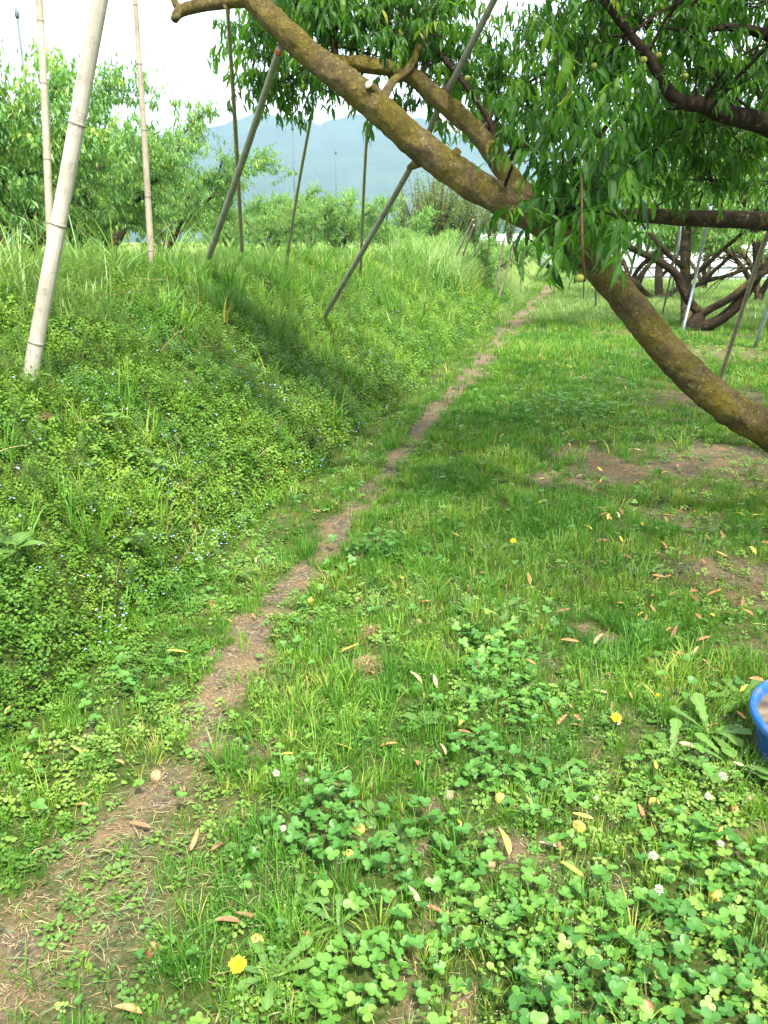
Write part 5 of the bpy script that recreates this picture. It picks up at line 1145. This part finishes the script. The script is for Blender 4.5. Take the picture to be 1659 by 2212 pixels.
# flowers
def dandelion(px, py, R, h, lab, tiltv=(.3, 0)):
    q = onground(px, py); top = np.array(q) ; t = thing('dandelion', lab, 'dandelion', tuple(q), 'dandelions in flower')
    a = Acc(); tube(a, [(0, .03, 0), (0, .015, h * .6), (0, 0, h)], [.0017, .0015, .0014], 6); a.obj('stem', M['stem'], t)
    a = Acc()
    for ring, (n_, L, e) in enumerate(((26, R, .12), (24, R * .82, .4), (18, R * .6, .8), (12, R * .4, 1.15))):
        for k in range(n_):
            l2 = L * rs.uniform(.85, 1.1); V = np.array([(0, 0, 0), (-.0014, l2 * .5, .0004), (-.0013, l2, 0), (.0013, l2, 0), (.0014, l2 * .5, .0004)])
            a.add(V @ (rotx(.5) @ rotz(2 * math.pi * (k + ring * .5) / n_ + rs.normal(0, .05)) @ rotx(e + rs.normal(0, .08))).T + [0, 0, h], [(0, 4, 1)], [(1, 4, 3, 2)])
    a.obj('flower_head', M['yellow'], t, False)
dandelion(516, 2118, .019, .045, 'largest yellow dandelion flower near the bottom edge')
dandelion(1328, 1580, .017, .05, 'yellow dandelion flower left of the blue tub')
dandelion(1108, 1192, .018, .06, 'yellow dandelion flower alone on the lawn right of centre')
dandelion(1232, 801, .022, .05, 'tiny distant yellow dandelion flower under the limb')
dandelion(1420, 1520, .010, .03, 'half closed small yellow dandelion beside the coarse grass tuft')
def clover_head(px, py, R, lab, h=.09):
    q = onground(px, py + 20); t = thing('clover_flower', lab, 'clover flower', tuple(q), 'white clover flower heads')
    a = Acc(); tube(a, [(rs.normal(0, .01), .01, 0), (0, 0, h * .6), (0, 0, h)], [.0012, .001, .001], 5); a.obj('stem', M['stem'], t)
    a = Acc()
    for k in range(70):
        z = 1 - 2 * (k + .5) / 70
        if z < -.6: continue
        an = k * 2.4; s = math.sqrt(max(0, 1 - z * z)); d = np.array([s * math.cos(an), s * math.sin(an), z * .85]); dd, u, v = frame_of(d); l2 = R * rs.uniform(.85, 1.15)
        a.add([d * R * .3 - u * .0006, d * R * .3 + u * .0006, d * l2 + u * .0011, d * l2 + v * .001 , d * l2 - u * .0011], [(2, 3, 4)], [(0, 1, 2, 4)])
    for i in range(len(a.V)): a.V[i] = a.V[i] + np.array([0, 0, h], np.float32)
    a.obj('flower_head', M['white'], t, False)
for f in ((600, 1712, .011, 'white clover flower head alone in the clover patch at centre left'), (1553, 1719, .012, 'white clover flower head nearest the blue tub'), (1521, 1763, .011, 'white clover flower head just below left of the one nearest the tub'),
          (1547, 1866, .009, 'small paired white clover head above the green yellow peach'), (1403, 1893, .012, 'white clover flower head at the middle of the right clover patch'), (1415, 1973, .012, 'white clover flower head below another, on a long pale stem'),
          (1282, 1766, .006, 'tiny unopened white clover head left of a yellow peach'), (665, 1723, .006, 'tiny white clover bud right of the lone clover head'), (615, 1832, .008, 'fading white clover head in grass by the centre clover')):
    clover_head(*f)

# broad leaved plants
def plantain(px, py, s, n, lab):
    q = onground(px, py); t = thing('plantain', lab, 'plantain', tuple(q), 'broad leaved plantains on the lawn')
    for k in range(n):
        lf = leaf_strip(lambda u: .12 if u < .25 else (.12 + .88 * math.sin(math.pi * min(1, (u - .25) / .75 * .97 + .03)) ** .6), s * rs.uniform(.8, 1.15), s * rs.uniform(.45, .6), rs.uniform(.3, 1.0), .2, 10, rs.uniform(.2, .7))
        a = Acc(); r_ = rs.uniform(.1, .6); lf['V'][:, 2] += .0025 * np.sin(lf['A'][:, 1] * 18 + lf['V'][:, 0] * 300); place(a, lf, rotz(2 * math.pi * k / n + rs.normal(0, .3)), np.array([0, 0, .004]), r_); a.obj('leaf', M['broad'], t)
    a = Acc(); tube(a, [(0, 0, 0), (.003, 0, .05), (.004, .004, .11)], [.001, .001, .001], 5); tube(a, [(.004, .002, .08), (.004, .004, .12)], [.003, .0018], 8); a.obj('seed_spike', M['straw'], t)
for f in ((1066, 1262, .085, 7, 'plantain with pale round leaves highest on the lawn'), (1008, 1318, .085, 7, 'plantain left of and below the highest one'), (1090, 1318, .08, 6, 'plantain at the top edge of the clover patch, right of its neighbour'), (1030, 1492, .085, 7, 'plantain with brown spike in the middle of the clover'),
          (912, 1568, .07, 5, 'dark plantain left of the tan fallen leaf'), (865, 1820, .07, 5, 'dark plantain in the clover near the bare strip'), (525, 1830, .06, 4, 'plantain at the left border of the clover patch'), (800, 1770, .06, 4, 'plantain leaf pair above the orange fallen peach')):
    plantain(*f)
def rosette(px, py, s, n, lab):
    q = onground(px, py); t = thing('dandelion_plant', lab, 'dandelion plant', tuple(q), 'toothed dandelion leaf rosettes')
    for k in range(n):
        def pr(u): return .12 + .88 * u ** .8 * (1 - max(0, (u - .82) / .18) ** 2) * (.5 + .5 * (1 - ((u * 5.5) % 1.0)) if u < .8 else 1)
        lf = leaf_strip(pr, s * rs.uniform(.75, 1.15), s * rs.uniform(.26, .36), rs.uniform(.3, 1.1), .25, 24, rs.uniform(.3, .8)); a = Acc(); place(a, lf, rotz(2 * math.pi * k / n + rs.normal(0, .3)), np.array([0, 0, .004]), rs.uniform(.3, .9)); a.obj('leaf', M['broad'], t)
for f in ((1195, 1690, .13, 9, 'toothed leaf rosette on small bare spot at centre right'), (1530, 1590, .17, 10, 'large toothed leaf rosette left of the blue tub'), (1600, 1520, .15, 8, 'toothed leaf rosette above the big one beside the tub'), (1450, 1640, .13, 7, 'toothed leaf rosette lower left of the big one by the tub'),
          (590, 2120, .11, 8, 'toothed leaf rosette around the largest dandelion flower'), (1580, 1660, .14, 8, 'toothed leaf rosette directly below the tub'), (1400, 1240, .12, 7, 'toothed leaves on the darker lawn at right'), (640, 1960, .1, 6, 'toothed leaf rosette in the lower centre weeds'), (730, 2010, .09, 6, 'toothed leaf rosette under the centre clover')):
    rosette(*f)
def seedling(px, py, s, n, lab, h=.1):
    q = onground(px, py, .03); t = thing('broadleaf_plant', lab, 'plant', tuple(q), 'broad leaved plants on the bank')
    a = Acc(); tube(a, [(0, 0, -.06), (0, 0, h * .5), (.003, 0, h)], [.002, .0018, .0014], 6); a.obj('stem', M['stem'], t)
    for k in range(n):
        lf = leaf_strip(ovate, s * rs.uniform(.75, 1.1), s * rs.uniform(.45, .55), rs.uniform(.4, 1.0), .3, 8, rs.uniform(.2, .5)); a = Acc(); place(a, lf, rotz(k * 1.57 + rs.normal(0, .3)), np.array([0, 0, h * (.45 + .55 * k / n)]), rs.uniform(.4, .95)); a.obj('leaf', M['broad'], t)
for f in ((345, 1050, .09, 5, 'broad leaved plant on the lower bank, right one of a pair'), (300, 1020, .08, 5, 'broad leaved plant on the lower bank, left one of a pair'), (250, 950, .1, 6, 'dark broad leaved plant on the bank above the pair'), (40, 1240, .13, 6, 'big broad leaved plant at the left edge of the bank'),
          (290, 1215, .08, 4, 'upright pale leaved plant low on the bank'), (85, 860, .08, 5, 'broad leaved plant at the foot of the thickest pole'), (300, 800, .05, 4, 'small broad leaved plant high on the bank below the poles'), (560, 780, .06, 4, 'small broad leaved plant at the centre of the bank'), (190, 1130, .07, 4, 'low broad leaved plant on the shady lower bank'), (720, 520, .16, 6, 'leafy weed on the crest behind the pole')):
    seedling(*f)
# a dry twig and dry clipping heaps
q = onground(1282, 1655, .015); a = Acc(); tube(a, [(-.05, -.05, 0), (0, 0, .01), (.04, .05, .03)], [.002, .0018, .0012], 6, .01); tube(a, [(0, 0, .01), (.01, .04, .02)], [.0015, .001], 5); o = a.obj('twig', M['twig']); o.location = tuple(q); tag(o, 'thin reddish dry twig lying beside the toothed leaf rosette', 'twig')
def heap(px, py, R_, n_, lab):
    q = onground(px, py); a = Acc()
    for k in range(n_):
        an, b_, rr = rs.uniform(0, 6.28), rs.uniform(0, 6.28), R_ * math.sqrt(rs.random()); c = np.array([rr * math.cos(an), rr * math.sin(an), .03 * (1 - (rr / R_) ** 2) * rs.random()]); d = np.array([math.cos(b_), math.sin(b_), rs.normal(0, .2)]) * rs.uniform(.012, .035); s_ = np.array([-d[1], d[0], 0]); s_ = s_ / np.linalg.norm(s_) * .0007; r_ = rs.random()
        a.add([c - d - s_, c - d + s_, c + d + s_, c + d - s_], None, [(0, 1, 2, 3)], [(r_, 0, 0)] * 4)
    o = a.obj('clipping_heap', M['straw'], smooth=False); o.location = tuple(q); tag(o, lab, 'dry grass heap')
heap(800, 1368, .05, 900, 'small heap of dry clippings right of the path, upper one'); heap(792, 1440, .055, 1000, 'small heap of dry clippings right of the path, lower one')
heap(90, 835, .07, 500, 'dry brown grass clump at the foot of the thickest pole'); heap(80, 905, .07, 500, 'dry tan grass clump on the bank at the left edge')

# ------------------------------------------------------------------ the air
hz, n, o = newmat('air'); vol = n.nodes.new('ShaderNodeVolumePrincipled'); vol.inputs['Color'].default_value = (.56, .75, 1, 1); vol.inputs['Density'].default_value = .00018; vol.inputs['Anisotropy'].default_value = .0
n.links.new(vol.outputs[0], o.inputs['Volume'])
a = Acc(); X0, X1, Y0, Y1, Z0, Z1 = -3300, 3300, -900, 3600, -6, 560
a.add([(x, y, z) for x in (X0, X1) for y in (Y0, Y1) for z in (Z0, Z1)], None, [(0, 1, 3, 2), (4, 6, 7, 5), (0, 4, 5, 1), (2, 3, 7, 6), (0, 2, 6, 4), (1, 5, 7, 3)])
hb = a.obj('haze', hz, smooth=False); tag(hb, kind='stuff')
